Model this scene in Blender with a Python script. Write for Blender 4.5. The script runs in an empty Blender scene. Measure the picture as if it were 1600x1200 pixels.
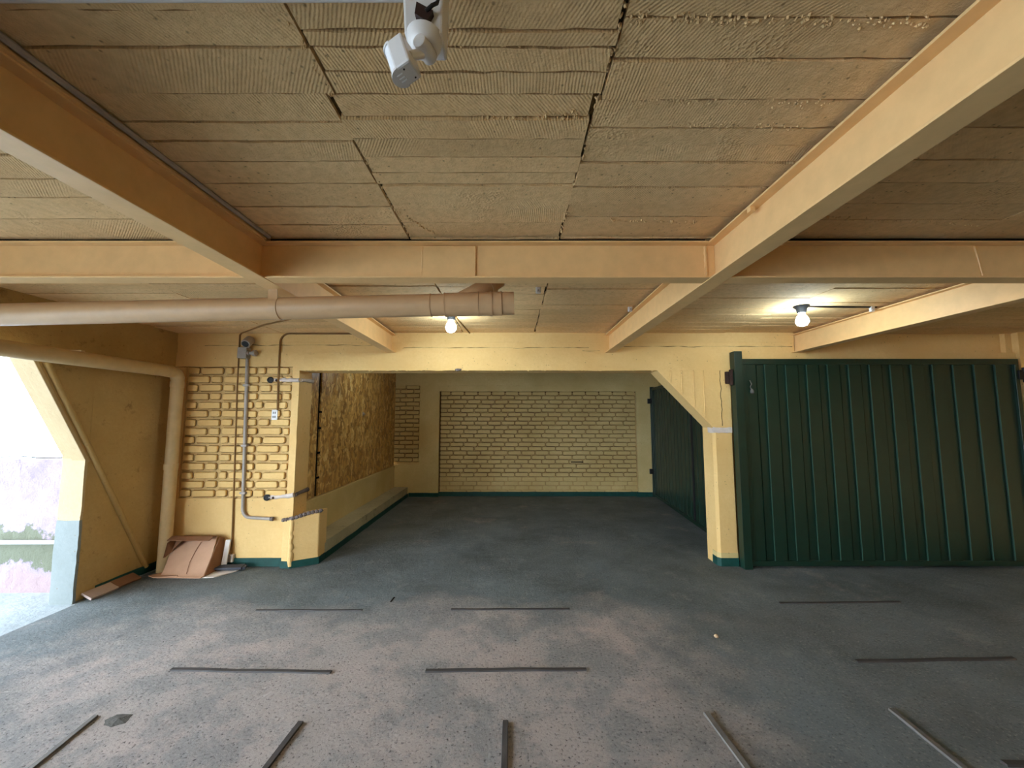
import bpy, math, random
from mathutils import Vector, Matrix, noise

random.seed(7)
S = bpy.context.scene
COL = S.collection

# ------------------------------------------------------------------ camera, sky, exposure
cam_d = bpy.data.cameras.new('camera')
cam = bpy.data.objects.new('camera', cam_d)
COL.objects.link(cam)
cam_d.sensor_width = 36.0
cam_d.lens = 36.0 * 612.0 / 1600.0
cam_d.clip_start = 0.02
cam.location = (0, 0, 1.55)
cam.rotation_euler = (math.radians(90 + 5.04), 0, 0)
S.camera = cam

w = bpy.data.worlds.new('overcast_sky')
S.world = w
w.use_nodes = True
bg = w.node_tree.nodes['Background']
bg.inputs['Color'].default_value = (0.76, 0.885, 1.0, 1)
bg.inputs['Strength'].default_value = 9.0

S.view_settings.view_transform = 'Standard'
S.view_settings.look = 'None'
S.view_settings.gamma = 1.0
S.view_settings.use_curve_mapping = False
S.view_settings.exposure = 0.93
S.cycles.max_bounces = 12
S.cycles.diffuse_bounces = 8
S.cycles.glossy_bounces = 4
S.cycles.sample_clamp_indirect = 8.0
S.cycles.caustics_reflective = False
S.cycles.caustics_refractive = False

# ------------------------------------------------------------------ materials


def srgb(r, g, b):
    def f(c):
        c /= 255.0
        return c / 12.92 if c <= 0.04045 else ((c + 0.055) / 1.055) ** 2.4
    return (f(r), f(g), f(b), 1.0)


class NT:
    def __init__(self, name):
        self.m = bpy.data.materials.new(name)
        self.m.use_nodes = True
        self.t = self.m.node_tree
        self.p = self.t.nodes['Principled BSDF']
        self.geo = self.t.nodes.new('ShaderNodeNewGeometry')
        self.pos = self.geo.outputs['Position']

    def n(self, typ, **kw):
        nd = self.t.nodes.new(typ)
        for k, v in kw.items():
            setattr(nd, k, v)
        return nd

    def link(self, a, b):
        self.t.links.new(a, b)

    def map(self, vec, scale=(1, 1, 1), rot=(0, 0, 0), loc=(0, 0, 0)):
        nd = self.n('ShaderNodeMapping')
        nd.inputs['Scale'].default_value = scale
        nd.inputs['Rotation'].default_value = rot
        nd.inputs['Location'].default_value = loc
        self.link(vec, nd.inputs['Vector'])
        return nd.outputs['Vector']

    def noise(self, scale, detail=4, rough=0.55, vec=None, dist=0.0):
        nd = self.n('ShaderNodeTexNoise')
        nd.inputs['Scale'].default_value = scale
        nd.inputs['Detail'].default_value = detail
        nd.inputs['Roughness'].default_value = rough
        nd.inputs['Distortion'].default_value = dist
        self.link(vec if vec else self.pos, nd.inputs['Vector'])
        return nd.outputs['Fac']

    def ramp(self, fac, a, b, lo=0.0, hi=1.0):
        nd = self.n('ShaderNodeMapRange')
        nd.inputs['From Min'].default_value = a
        nd.inputs['From Max'].default_value = b
        nd.inputs['To Min'].default_value = lo
        nd.inputs['To Max'].default_value = hi
        self.link(fac, nd.inputs['Value'])
        return nd.outputs['Result']

    def math(self, op, a, b):
        nd = self.n('ShaderNodeMath', operation=op)
        for i, v in enumerate((a, b)):
            if isinstance(v, (int, float)):
                nd.inputs[i].default_value = v
            else:
                self.link(v, nd.inputs[i])
        return nd.outputs[0]

    def mix(self, fac, a, b, blend='MIX'):
        nd = self.n('ShaderNodeMix', data_type='RGBA', blend_type=blend)
        if isinstance(fac, (int, float)):
            nd.inputs[0].default_value = fac
        else:
            self.link(fac, nd.inputs[0])
        for i, v in ((6, a), (7, b)):
            if isinstance(v, tuple):
                nd.inputs[i].default_value = v
            else:
                self.link(v, nd.inputs[i])
        return nd.outputs[2]

    def bump(self, height, strength, dist, prev=None):
        nd = self.n('ShaderNodeBump')
        nd.inputs['Strength'].default_value = strength
        nd.inputs['Distance'].default_value = dist
        self.link(height, nd.inputs['Height'])
        if prev:
            self.link(prev, nd.inputs['Normal'])
        return nd.outputs['Normal']

    def fin(self, col, rough=0.8, normal=None, metal=0.0, spec=0.3):
        if isinstance(col, tuple):
            self.p.inputs['Base Color'].default_value = col
        else:
            self.link(col, self.p.inputs['Base Color'])
        if isinstance(rough, (int, float)):
            self.p.inputs['Roughness'].default_value = rough
        else:
            self.link(rough, self.p.inputs['Roughness'])
        self.p.inputs['Metallic'].default_value = metal
        self.p.inputs['Specular IOR Level'].default_value = spec
        if normal:
            self.link(normal, self.p.inputs['Normal'])
        return self.m


def paint(name, base, tint, rough=0.7, bs=40, bstr=0.4, bdist=0.01, stain=0.55, stain_col=srgb(120, 90, 50), spec=0.3, pits=True):
    t = NT(name)
    big = t.ramp(t.noise(1.7, 5), 0.35, 0.7)
    c = t.mix(big, base, tint)
    fine = t.ramp(t.noise(38, 3), 0.35, 0.65, 0.0, 0.35)
    c = t.mix(fine, c, tint)
    st = t.ramp(t.noise(7, 8, 0.72), stain + 0.08, stain + 0.2, 0.0, 0.7)
    c = t.mix(st, c, stain_col)
    h = t.noise(bs, 6, 0.65)
    nrm = t.bump(h, bstr, bdist)
    if pits:
        v = t.n('ShaderNodeTexVoronoi')
        v.inputs['Scale'].default_value = 22
        t.link(t.pos, v.inputs['Vector'])
        pit = t.math('MULTIPLY', t.ramp(v.outputs['Distance'], 0.06, 0.16, 1, 0), t.ramp(t.noise(4, 3), 0.5, 0.6))
        c = t.mix(t.math('MULTIPLY', pit, 0.6), c, stain_col)
    return t.fin(c, rough, nrm, spec=spec)


def plain(name, col, rough=0.5, metal=0.0, spec=0.4, var=0.15, bstr=0.1, bs=120):
    t = NT(name)
    dark = tuple(x * (1 - var * 2) for x in col[:3]) + (1,)
    c = t.mix(t.ramp(t.noise(12, 5, 0.6), 0.35, 0.7), col, dark)
    return t.fin(c, rough, t.bump(t.noise(bs, 3), bstr, 0.004), metal, spec)


M = {}
CREAM = srgb(236, 200, 136)
CREAM2 = srgb(224, 184, 118)
M['wall'] = paint('cream_wall_paint', CREAM, CREAM2, bs=30, bstr=0.35, stain=0.6)
M['wall_back'] = paint('old_cream_paint', srgb(222, 200, 144), srgb(204, 178, 118), bs=30, bstr=0.35, stain=0.58)
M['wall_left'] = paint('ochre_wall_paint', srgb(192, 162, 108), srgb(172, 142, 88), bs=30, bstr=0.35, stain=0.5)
M['mortar'] = paint('dirty_mortar', srgb(220, 186, 126), srgb(196, 160, 104), bs=50, bstr=0.6, stain=0.56, stain_col=srgb(96, 68, 36))
M['dirt_shade'] = plain('joint_dirt_and_shade', srgb(104, 74, 38), 0.95, 0, 0.1, 0.2, 0.4, 60)
M['kerb'] = paint('worn_kerb_paint', srgb(196, 188, 156), srgb(160, 152, 126), bs=30, bstr=0.6, stain=0.5, stain_col=srgb(96, 88, 72))
M['column_cream'] = paint('pale_cream_paint', srgb(194, 172, 134), srgb(182, 158, 120), bs=25, bstr=0.4, stain=0.64)
M['brick'] = paint('painted_brick', srgb(236, 199, 132), srgb(222, 182, 114), bs=45, bstr=0.5, stain=0.62)
M['brick_back'] = paint('old_painted_brick', srgb(220, 196, 138), srgb(202, 174, 114), bs=45, bstr=0.5, stain=0.58)
M['beam'] = plain('steel_beam_paint', srgb(232, 190, 132), 0.5, 0, 0.4, 0.05, 0.06, 30)
M['pipe'] = plain('tan_pipe_paint', srgb(190, 154, 114), 0.45, 0, 0.4, 0.05, 0.05, 30)
M['pipe_cream'] = plain('cream_pipe_paint', srgb(206, 178, 132), 0.55, 0, 0.3, 0.06, 0.1, 30)
M['green_gate'] = plain('green_gate_enamel', srgb(13, 43, 33), 0.38, 0, 0.5, 0.1, 0.08, 25)
M['green_edge_lit'] = plain('highlight_green_enamel', srgb(52, 84, 72), 0.4, 0, 0.5, 0.1, 0.1, 40)  # paler green, a highlight painted along the gate folds
M['green_base'] = plain('dark_green_skirting', srgb(24, 74, 68), 0.55, 0, 0.3, 0.15, 0.3, 40)
M['white_plastic'] = plain('white_plastic', srgb(214, 210, 208), 0.35, 0, 0.5, 0.03, 0.02)
M['lens'] = plain('milky_sensor_lens', srgb(244, 244, 246), 0.25, 0, 0.5, 0.02, 0.02)
M['black'] = plain('black_plastic', srgb(22, 21, 22), 0.5, 0, 0.4, 0.1, 0.05)
M['label'] = plain('dark_red_sticker', srgb(40, 18, 16), 0.5, 0, 0.4, 0.1, 0.02)
M['rust'] = plain('rusty_steel', srgb(70, 48, 40), 0.85, 0.2, 0.3, 0.25, 0.5, 80)
M['galv'] = plain('grey_conduit', srgb(170, 160, 152), 0.5, 0.1, 0.4, 0.1, 0.1, 60)
M['cable'] = plain('painted_cable', srgb(136, 98, 52), 0.6, 0, 0.3, 0.1, 0.1, 60)
M['plaster'] = plain('bare_white_plaster', srgb(226, 212, 204), 0.9, 0, 0.2, 0.12, 0.8, 60)
M['broken'] = plain('broken_grey_mortar', srgb(128, 116, 112), 0.95, 0, 0.1, 0.25, 1.0, 50)
M['column_grey'] = paint('pale_grey_paint', srgb(134, 142, 142), srgb(124, 132, 131), bs=25, bstr=0.4, stain=0.66)
M['cardboard'] = plain('cardboard', srgb(196, 156, 128), 0.85, 0, 0.2, 0.05, 0.15, 30)
M['cardboard_dark'] = plain('brown_cardboard', srgb(140, 100, 74), 0.85, 0, 0.2, 0.06, 0.15, 30)
M['tile_pale'] = plain('pale_tile', srgb(190, 170, 162), 0.7, 0, 0.3, 0.05, 0.15, 40)
M['tile_brown'] = plain('brown_board', srgb(132, 98, 78), 0.75, 0, 0.3, 0.1, 0.15, 40)
M['slate'] = plain('dark_slate_board', srgb(62, 64, 74), 0.6, 0, 0.4, 0.08, 0.2, 40)
M['whiteboard'] = plain('white_panel', srgb(228, 220, 214), 0.7, 0, 0.3, 0.04, 0.08, 40)
M['strip'] = plain('dark_floor_strip', srgb(70, 66, 66), 0.6, 0, 0.4, 0.15, 0.4, 60)
M['strip_pale'] = plain('worn_floor_strip', srgb(112, 108, 104), 0.6, 0, 0.4, 0.18, 0.4, 60)
M['gap'] = plain('dark_void', srgb(30, 24, 18), 0.95, 0, 0.1, 0.1, 0.1)
M['stone'] = plain('tan_pebble', srgb(206, 176, 140), 0.9, 0, 0.2, 0.1, 0.4, 80)
M['rubble'] = plain('grey_filler', srgb(104, 102, 98), 0.95, 0, 0.1, 0.25, 1.0, 90)


def mat_ceiling():
    t = NT('board_marked_concrete')
    base, tint = srgb(238, 202, 150), srgb(224, 184, 130)
    c = t.mix(t.ramp(t.noise(1.3, 5), 0.35, 0.7), base, tint)
    c = t.mix(t.ramp(t.noise(30, 4), 0.4, 0.66, 0, 0.35), c, srgb(194, 158, 112))
    oi = t.n('ShaderNodeObjectInfo')
    tone = t.n('ShaderNodeHueSaturation')
    t.link(c, tone.inputs['Color'])
    t.link(t.ramp(oi.outputs['Random'], 0, 1, 0.90, 1.06), tone.inputs['Value'])
    c = tone.outputs['Color']
    # saw marks left by each board: direction differs from board to board
    ang = t.ramp(oi.outputs['Random'], 0, 1, -0.9, 0.9)
    rot = t.n('ShaderNodeVectorRotate', rotation_type='Z_AXIS')
    t.link(t.pos, rot.inputs['Vector'])
    t.link(ang, rot.inputs['Angle'])
    wv = t.n('ShaderNodeTexWave')
    wv.inputs['Scale'].default_value = 34
    wv.inputs['Distortion'].default_value = 1.6
    wv.inputs['Detail'].default_value = 4
    wv.inputs['Detail Scale'].default_value = 0.6
    t.link(rot.outputs['Vector'], wv.inputs['Vector'])
    msk = t.ramp(t.noise(1.7, 2), 0.46, 0.66)
    saw = t.math('MULTIPLY', wv.outputs['Fac'], msk)
    rough_patch = t.ramp(t.noise(3.1, 3), 0.58, 0.72)
    hx = t.n('ShaderNodeTexVoronoi')
    hx.inputs['Scale'].default_value = 90
    t.link(t.pos, hx.inputs['Vector'])
    crumb = t.math('MULTIPLY', hx.outputs['Distance'], rough_patch)
    v = t.n('ShaderNodeTexVoronoi')
    v.inputs['Scale'].default_value = 30
    t.link(t.pos, v.inputs['Vector'])
    pit = t.math('MULTIPLY', t.ramp(v.outputs['Distance'], 0.05, 0.17, 1, 0), t.ramp(t.noise(5, 3), 0.44, 0.54))
    pit2 = t.ramp(t.noise(26, 8, 0.75), 0.635, 0.70)
    c = t.mix(t.math('MULTIPLY', pit, 0.65), c, srgb(92, 68, 36))
    c = t.mix(t.math('MULTIPLY', pit2, 0.7), c, srgb(84, 62, 34))
    n1 = t.bump(saw, 0.4, 0.005)
    n2 = t.bump(t.noise(70, 6, 0.72), 0.75, 0.007, n1)
    n3 = t.bump(crumb, 0.8, 0.008, n2)
    n4 = t.bump(t.math('ADD', pit, pit2), -0.7, 0.006, n3)
    return t.fin(c, 0.85, n4, spec=0.2)


M['ceiling'] = mat_ceiling()


def mat_slab():
    t = NT('dirty_ceiling_joint')  # dirt-dark concrete showing between the form strips
    c = t.mix(t.ramp(t.noise(9, 6, 0.7), 0.4, 0.6), srgb(110, 86, 52), srgb(58, 42, 24))
    return t.fin(c, 0.95, t.bump(t.noise(40, 6, 0.7), 0.8, 0.012), spec=0.1)


M['slab'] = mat_slab()


def mat_floor():
    t = NT('worn_painted_concrete_floor')
    sep = t.n('ShaderNodeSeparateXYZ')
    t.link(t.pos, sep.inputs[0])
    x, y = sep.outputs['X'], sep.outputs['Y']
    wob = t.noise(0.9, 6, 0.62)
    wob2 = t.noise(2.6, 6, 0.65)
    # traffic wears the paint away in a band across the parking bay
    yy = t.math('ADD', y, t.ramp(wob, 0, 1, -0.9, 0.9))
    band = t.math('MULTIPLY', t.ramp(yy, 1.0, 1.8), t.ramp(yy, 3.1, 3.55, 1, 0))
    xx = t.math('ADD', x, t.ramp(wob2, 0, 1, -1.1, 1.1))
    bx = t.math('MULTIPLY', t.ramp(xx, -3.3, -2.5), t.ramp(xx, 0.7, 1.5, 1, 0.12))
    wear = t.math('MULTIPLY', band, bx)
    patch = t.ramp(t.noise(1.4, 10, 0.74), 0.44, 0.53)
    wear = t.math('MULTIPLY', wear, t.math('ADD', t.math('MULTIPLY', patch, 0.5), 0.5))
    wear = t.math('MAXIMUM', wear, t.math('MULTIPLY', t.ramp(t.noise(1.1, 7, 0.7), 0.58, 0.68), 0.45))
    teal = t.mix(t.ramp(t.noise(1.5, 6, 0.65), 0.35, 0.68), srgb(130, 140, 144), srgb(100, 107, 108))
    teal = t.mix(t.ramp(t.noise(3.5, 8, 0.75), 0.56, 0.7, 0, 0.6), teal, srgb(160, 164, 162))
    pink = t.mix(t.ramp(t.noise(2.1, 5), 0.35, 0.65), srgb(204, 188, 180), srgb(184, 176, 170))
    c = t.mix(wear, teal, pink)
    sp = t.noise(62, 4, 0.66)
    c = t.mix(t.math('MULTIPLY', t.ramp(sp, 0.43, 0.33), t.ramp(wear, 0, 0.6, 0.55, 0.9)), c, srgb(62, 56, 54))
    c = t.mix(t.math('MULTIPLY', t.ramp(sp, 0.57, 0.68), t.ramp(wear, 0, 0.6, 0.4, 0.75)), c, srgb(206, 196, 186))
    crk = t.ramp(t.noise(2.3, 12, 0.82, dist=0.5), 0.63, 0.69)
    c = t.mix(t.math('MULTIPLY', crk, 0.6), c, srgb(66, 68, 68))
    n1 = t.bump(sp, 1.0, 0.012)
    n2 = t.bump(t.noise(11, 9, 0.78), 0.9, 0.05, n1)
    n3 = t.bump(wear, -0.4, 0.01, n2)
    return t.fin(c, t.ramp(wear, 0, 1, 0.62, 0.9), n3, spec=0.3)


M['floor'] = mat_floor()


def mat_outside():
    t = NT('outdoor_concrete')
    c = t.mix(t.ramp(t.noise(2.5, 7, 0.7), 0.4, 0.65), srgb(168, 176, 180), srgb(146, 156, 160))
    return t.fin(c, 0.85, t.bump(t.noise(14, 7, 0.7), 0.5, 0.03), spec=0.2)


M['outside'] = mat_outside()


def mat_peel():
    t = NT('peeling_lilac_paint')
    sep = t.n('ShaderNodeSeparateXYZ')
    t.link(t.pos, sep.inputs[0])
    z = sep.outputs['Z']
    zz = t.math('ADD', z, t.ramp(t.noise(3.5, 7, 0.7), 0, 1, -0.32, 0.32))
    bare = t.math('MULTIPLY', t.ramp(zz, 0.22, 0.25), t.ramp(zz, 0.52, 0.55, 1, 0))
    c = t.mix(t.ramp(t.noise(5, 5), 0.4, 0.6), srgb(164, 150, 168), srgb(150, 137, 155))
    c = t.mix(t.ramp(zz, 0.2, 0.1), c, srgb(160, 140, 144))
    c = t.mix(bare, c, srgb(108, 112, 96))
    n = t.bump(bare, -0.8, 0.02)
    n = t.bump(t.noise(7, 7, 0.7), 0.7, 0.04, n)
    return t.fin(c, 0.85, n, spec=0.2)


M['peel'] = mat_peel()


def mat_osb():
    t = NT('oriented_strand_board')
    vec = t.map(t.pos, (20, 20, 7))
    wb = t.n('ShaderNodeTexNoise')
    wb.inputs['Scale'].default_value = 5
    wb.inputs['Detail'].default_value = 3
    t.link(t.pos, wb.inputs['Vector'])
    ad = t.n('ShaderNodeVectorMath', operation='MULTIPLY_ADD')
    t.link(wb.outputs['Color'], ad.inputs[0])
    ad.inputs[1].default_value = (7, 7, 4)
    t.link(vec, ad.inputs[2])
    v = t.n('ShaderNodeTexVoronoi')
    v.inputs['Scale'].default_value = 1.0
    t.link(ad.outputs[0], v.inputs['Vector'])
    sp = t.n('ShaderNodeSeparateColor')
    t.link(v.outputs['Color'], sp.inputs[0])
    cr = t.n('ShaderNodeValToRGB')
    e = cr.color_ramp.elements
    e[0].position, e[0].color = 0.0, srgb(160, 114, 56)
    e[1].position, e[1].color = 1.0, srgb(244, 208, 136)
    x = e.new(0.35)
    x.color = srgb(204, 154, 80)
    x = e.new(0.7)
    x.color = srgb(222, 176, 98)
    t.link(sp.outputs[0], cr.inputs[0])
    g = t.noise(1.0, 3, 0.6, t.map(t.pos, (160, 160, 14)))
    c = t.mix(t.ramp(g, 0.4, 0.7, 0, 0.5), cr.outputs['Color'], srgb(122, 82, 36))
    c = t.mix(t.ramp(v.outputs['Distance'], 0.55, 0.8, 0, 0.5), c, srgb(96, 62, 26))
    n = t.bump(sp.outputs[1], 0.5, 0.006)
    return t.fin(c, t.ramp(sp.outputs[2], 0, 1, 0.28, 0.5), n, spec=0.6)


M['osb'] = mat_osb()


def mat_emit(name, col, strength):
    m = bpy.data.materials.new(name)
    m.use_nodes = True
    p = m.node_tree.nodes['Principled BSDF']
    p.inputs['Base Color'].default_value = (1, 1, 1, 1)
    p.inputs['Emission Color'].default_value = col
    p.inputs['Emission Strength'].default_value = strength
    return m


M['bulb_dim'] = mat_emit('low_wattage_bulb', (0.76, 0.93, 1.0, 1), 60.0)
M['bulb'] = mat_emit('glowing_bulb', (0.72, 0.91, 1.0, 1), 95.0)

# ------------------------------------------------------------------ mesh helpers


def wpos(o):
    v = Vector((0, 0, 0))
    while o:
        v += o.location
        o = o.parent
    return v


class MB:
    def __init__(self):
        self.v, self.f = [], []

    def add(self, vs, fs):
        b = len(self.v)
        self.v += [tuple(q) for q in vs]
        self.f += [tuple(b + i for i in q) for q in fs]
        return self

    def box(self, x0, x1, y0, y1, z0, z1):
        vs = [(x0, y0, z0), (x1, y0, z0), (x1, y1, z0), (x0, y1, z0), (x0, y0, z1), (x1, y0, z1), (x1, y1, z1), (x0, y1, z1)]
        return self.add(vs, [(0, 3, 2, 1), (4, 5, 6, 7), (0, 1, 5, 4), (1, 2, 6, 5), (2, 3, 7, 6), (3, 0, 4, 7)])

    def obox(self, c, ax, half):
        c = Vector(c)
        a = [Vector(q).normalized() * h for q, h in zip(ax, half)]
        vs = []
        for sz in (-1, 1):
            for sx, sy in ((-1, -1), (1, -1), (1, 1), (-1, 1)):
                vs.append(c + a[0] * sx + a[1] * sy + a[2] * sz)
        fs = [(0, 3, 2, 1), (4, 5, 6, 7), (0, 1, 5, 4), (1, 2, 6, 5), (2, 3, 7, 6), (3, 0, 4, 7)]
        if a[0].cross(a[1]).dot(a[2]) < 0:
            fs = [q[::-1] for q in fs]
        return self.add(vs, fs)

    def prism(self, poly, axis, a, b):
        """poly of 2-D points extruded along axis (0:x -> poly is (y,z), 1:y -> (x,z), 2:z -> (x,y))"""
        def mk(p, t):
            return {0: (t, p[0], p[1]), 1: (p[0], t, p[1]), 2: (p[0], p[1], t)}[axis]
        n = len(poly)
        vs = [mk(p, a) for p in poly] + [mk(p, b) for p in poly]
        area = sum(poly[i][0] * poly[(i + 1) % n][1] - poly[(i + 1) % n][0] * poly[i][1] for i in range(n))
        fs = [tuple(range(n))[::-1], tuple(range(n, 2 * n))] + [(i, (i + 1) % n, n + (i + 1) % n, n + i) for i in range(n)]
        flip = (area < 0) ^ (axis == 1)
        if flip:
            fs = [q[::-1] for q in fs]
        return self.add(vs, fs)

    def tube(self, pts, r, seg=10, caps=True):
        pts = [Vector(p) for p in pts]
        rs = r if isinstance(r, (list, tuple)) else [r] * len(pts)
        vs, fs = [], []
        up = None
        for i, p in enumerate(pts):
            if i == 0:
                d = pts[1] - pts[0]
            elif i == len(pts) - 1:
                d = pts[-1] - pts[-2]
            else:
                d = (pts[i + 1] - p).normalized() + (p - pts[i - 1]).normalized()
            d.normalize()
            if up is None:
                up = Vector((0, 0, 1)) if abs(d.z) < 0.9 else Vector((0, 1, 0))
            s = d.cross(up).normalized()
            u = s.cross(d).normalized()
            up = u
            for k in range(seg):
                a = 2 * math.pi * k / seg
                vs.append(p + (s * math.cos(a) + u * math.sin(a)) * rs[i])
        for i in range(len(pts) - 1):
            for k in range(seg):
                k2 = (k + 1) % seg
                fs.append((i * seg + k, i * seg + k2, (i + 1) * seg + k2, (i + 1) * seg + k))
        if caps:
            fs.append(tuple(range(seg))[::-1])
            fs.append(tuple((len(pts) - 1) * seg + k for k in range(seg)))
        return self.add(vs, fs)

    def lathe(self, o, d, prof, seg=20):
        """prof: (distance along d, radius)"""
        o, d = Vector(o), Vector(d).normalized()
        up = Vector((0, 0, 1)) if abs(d.z) < 0.9 else Vector((0, 1, 0))
        s = d.cross(up).normalized()
        u = s.cross(d).normalized()
        vs, fs = [], []
        for t, r in prof:
            for k in range(seg):
                a = 2 * math.pi * k / seg
                vs.append(o + d * t + (s * math.cos(a) + u * math.sin(a)) * r)
        for i in range(len(prof) - 1):
            for k in range(seg):
                k2 = (k + 1) % seg
                fs.append((i * seg + k, i * seg + k2, (i + 1) * seg + k2, (i + 1) * seg + k))
        fs.append(tuple(range(seg))[::-1])
        fs.append(tuple((len(prof) - 1) * seg + k for k in range(seg)))
        return self.add(vs, fs)

    def rbox(self, x0, x1, y0, y1, z0, z1, step=0.12, amp=0.004, fr=5.0):
        """box of hand-finished concrete: subdivided and slightly uneven"""
        key, vs, fs = {}, [], []
        lo, hi = (x0, y0, z0), (x1, y1, z1)
        n = [max(1, min(60, round((hi[i] - lo[i]) / step))) for i in range(3)]

        def vid(i, j, k):
            q = (i, j, k)
            if q not in key:
                p = Vector([lo[a] + (hi[a] - lo[a]) * q[a] / n[a] for a in range(3)])
                p += noise.noise_vector(p * fr) * amp + noise.noise_vector(p * fr * 4) * amp * 0.5
                key[q] = len(vs)
                vs.append(p)
            return key[q]
        for a in range(3):
            b, c = (a + 1) % 3, (a + 2) % 3
            for side in (0, n[a]):
                for i in range(n[b]):
                    for j in range(n[c]):
                        q = []
                        for di, dj in ((0, 0), (1, 0), (1, 1), (0, 1)):
                            t = [0, 0, 0]
                            t[a], t[b], t[c] = side, i + di, j + dj
                            q.append(vid(*t))
                        fs.append(tuple(q) if side else tuple(q[::-1]))
        return self.add(vs, fs)

    def build(self, name, mat, parent=None, loc=None, smooth=False, bevel=0.0, kind=None):
        """mesh coordinates are given in world space; loc is the object's origin"""
        base = Vector(loc) if loc is not None else (wpos(parent) if parent else Vector((0, 0, 0)))
        me = bpy.data.meshes.new(name)
        me.from_pydata([tuple(Vector(q) - base) for q in self.v], [], self.f)
        me.update()
        mats = mat if isinstance(mat, (list, tuple)) else [mat]
        for m in mats:
            me.materials.append(M[m])
        if smooth:
            me.shade_smooth()
            me.set_sharp_from_angle(angle=math.radians(40))
        o = bpy.data.objects.new(name, me)
        COL.objects.link(o)
        if parent:
            o.parent = parent
            o.location = base - wpos(parent)
        else:
            o.location = base
        if bevel:
            b = o.modifiers.new('bevel', 'BEVEL')
            b.width, b.segments, b.limit_method = bevel, 2, 'ANGLE'
        if kind:
            o['kind'] = kind
        return o


def thing(name, label, cat, loc, group=None):
    o = bpy.data.objects.new(name, None)
    o.empty_display_size = 0.1
    COL.objects.link(o)
    o.location = loc
    tag(o, label, cat, group)
    return o


def tag(o, label, cat, group=None):
    o['label'], o['category'] = label, cat
    if group:
        o['group'] = group
    return o


def struct(o):
    o['kind'] = 'structure'
    return o


def arc(c, r, a0, a1, n, f):
    return [f(c, r, a0 + (a1 - a0) * i / n) for i in range(n + 1)]


# ------------------------------------------------------------------ setting: floor and ground
FW = 4.28         # face of the front wall
BW = 7.98         # face of the back wall of the recess
CZ = 2.5          # ceiling
XL = -3.70        # inner face of the left wall

m = MB()
m.box(-3.66, 6.2, -6.2, 8.3, -0.15, 0.0)
floor = struct(m.build('floor', 'floor'))
m = MB()
m.box(-14, -3.668, -14, 12, -0.16, -0.006)
struct(m.build('floor_outside', 'outside'))

# outside: low boundary wall with peeling paint, seen through the side opening
m = MB()
m.rbox(-9.0, -3.88, 3.66, 3.84, -0.01, 1.17, 0.15, 0.012, 3)
outw = struct(m.build('wall_outside', 'peel', smooth=True))
m = MB()
m.tube([(-9, 3.61, 0.44), (-3.90, 3.61, 0.45)], 0.018, 10)
o = m.build('rail', 'white_plastic', loc=(-6.4, 3.61, 0.445), smooth=True)
for X in (-8.2, -6.6, -5.0, -4.0):
    MB().tube([(X, 3.61, 0.445), (X, 3.68, 0.445)], 0.012, 8).build('rail_bracket', 'galv', o)
tag(o, 'thin white pipe running along the low peeling lilac wall outside', 'pipe')
pts = [(-8.6 + i * 0.235, 3.70 + 0.02 * math.sin(i * 1.7), 1.192 + 0.010 * math.sin(i * 2.3)) for i in range(21)]
o = MB().tube(pts, 0.006, 6).build('cable', 'black', loc=(-6, 3.7, 1.19))
tag(o, 'thin dark cable lying along the top of the lilac outside wall', 'cable')

# ------------------------------------------------------------------ setting: left wall with its side opening
wl = MB()
wl.rbox(XL - 0.18, XL, 3.46, FW + 0.05, 0.0, 2.1, 0.14, 0.005)
wl.rbox(XL - 0.18, XL, -6.2, FW + 0.05, 2.085, 2.56, 0.18, 0.005)
wl.rbox(XL - 0.18, XL, -6.2, -5.6, 0.0, 2.09, 0.2, 0.005)
wl.prism([(3.49, 1.20), (3.46, 1.20), (2.97, 2.10), (3.49, 2.10)], 0, XL - 0.178, XL - 0.002)
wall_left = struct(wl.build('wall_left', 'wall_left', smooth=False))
# the jamb facing the room: cream above, pale grey below
m = MB()
m.rbox(XL - 0.195, XL + 0.003, 3.44, 3.462, 0.68, 1.22, 0.06, 0.006, 9)
m.build('column_top', 'column_cream', wall_left, smooth=True)
m = MB()
m.rbox(XL - 0.195, XL + 0.003, 3.438, 3.462, -0.01, 0.682, 0.06, 0.006, 9)
m.build('column_base', 'column_grey', wall_left, smooth=True)
# sloping haunch soffit boards
m = MB()
d = Vector((0, -0.49, 0.90)).normalized()
nrm = Vector((0, -0.90, -0.49)).normalized()
for (xa, xb, off) in ((XL - 0.19, XL - 0.115, 0.012), (XL - 0.115, XL + 0.004, 0.020)):
    c = Vector(((xa + xb) / 2, 3.46, 1.20)) + d * 0.50 + nrm * (off / 2)
    m.obox(c, ((1, 0, 0), d, nrm), ((xb - xa) / 2, 0.53, off / 2 + 0.004))
m.build('haunch_soffit', 'column_cream', wall_left, bevel=0.004)
# moulded rib running diagonally down the wall
o = MB().tube([(XL + 0.002, 3.08, 2.0), (XL + 0.003, 3.46, 1.29), (XL + 0.001, 4.10, 0.06)], 0.026, 10).build('rib', 'wall_left', wall_left, smooth=True)
m = MB()
m.rbox(XL - 0.002, XL + 0.012, 3.62, FW, 0.0, 0.075, 0.1, 0.003)
struct(m.build('baseboard_left', 'green_base'))

# ------------------------------------------------------------------ setting: front wall (left pier, lintel, right column)
wf = MB()
PX = -2.335                      # free edge of the left pier
bx0, bx1, bz0, bz1 = -3.56, -2.41, 0.70, 2.115
# pier: plaster below, recessed field for the bricks, frame on the right and above
wf.rbox(XL - 0.05, PX, FW, 4.55, 0.0, bz0, 0.12, 0.005)
wf.rbox(bx1, PX, FW, 4.55, bz0, 2.10, 0.1, 0.004)
wf.box(XL - 0.05, bx1, FW + 0.028, 4.55, bz0, bz1)
wf.rbox(XL - 0.05, bx0 - 0.015, FW + 0.004, 4.5, bz0, bz1, 0.12, 0.005)
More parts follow.
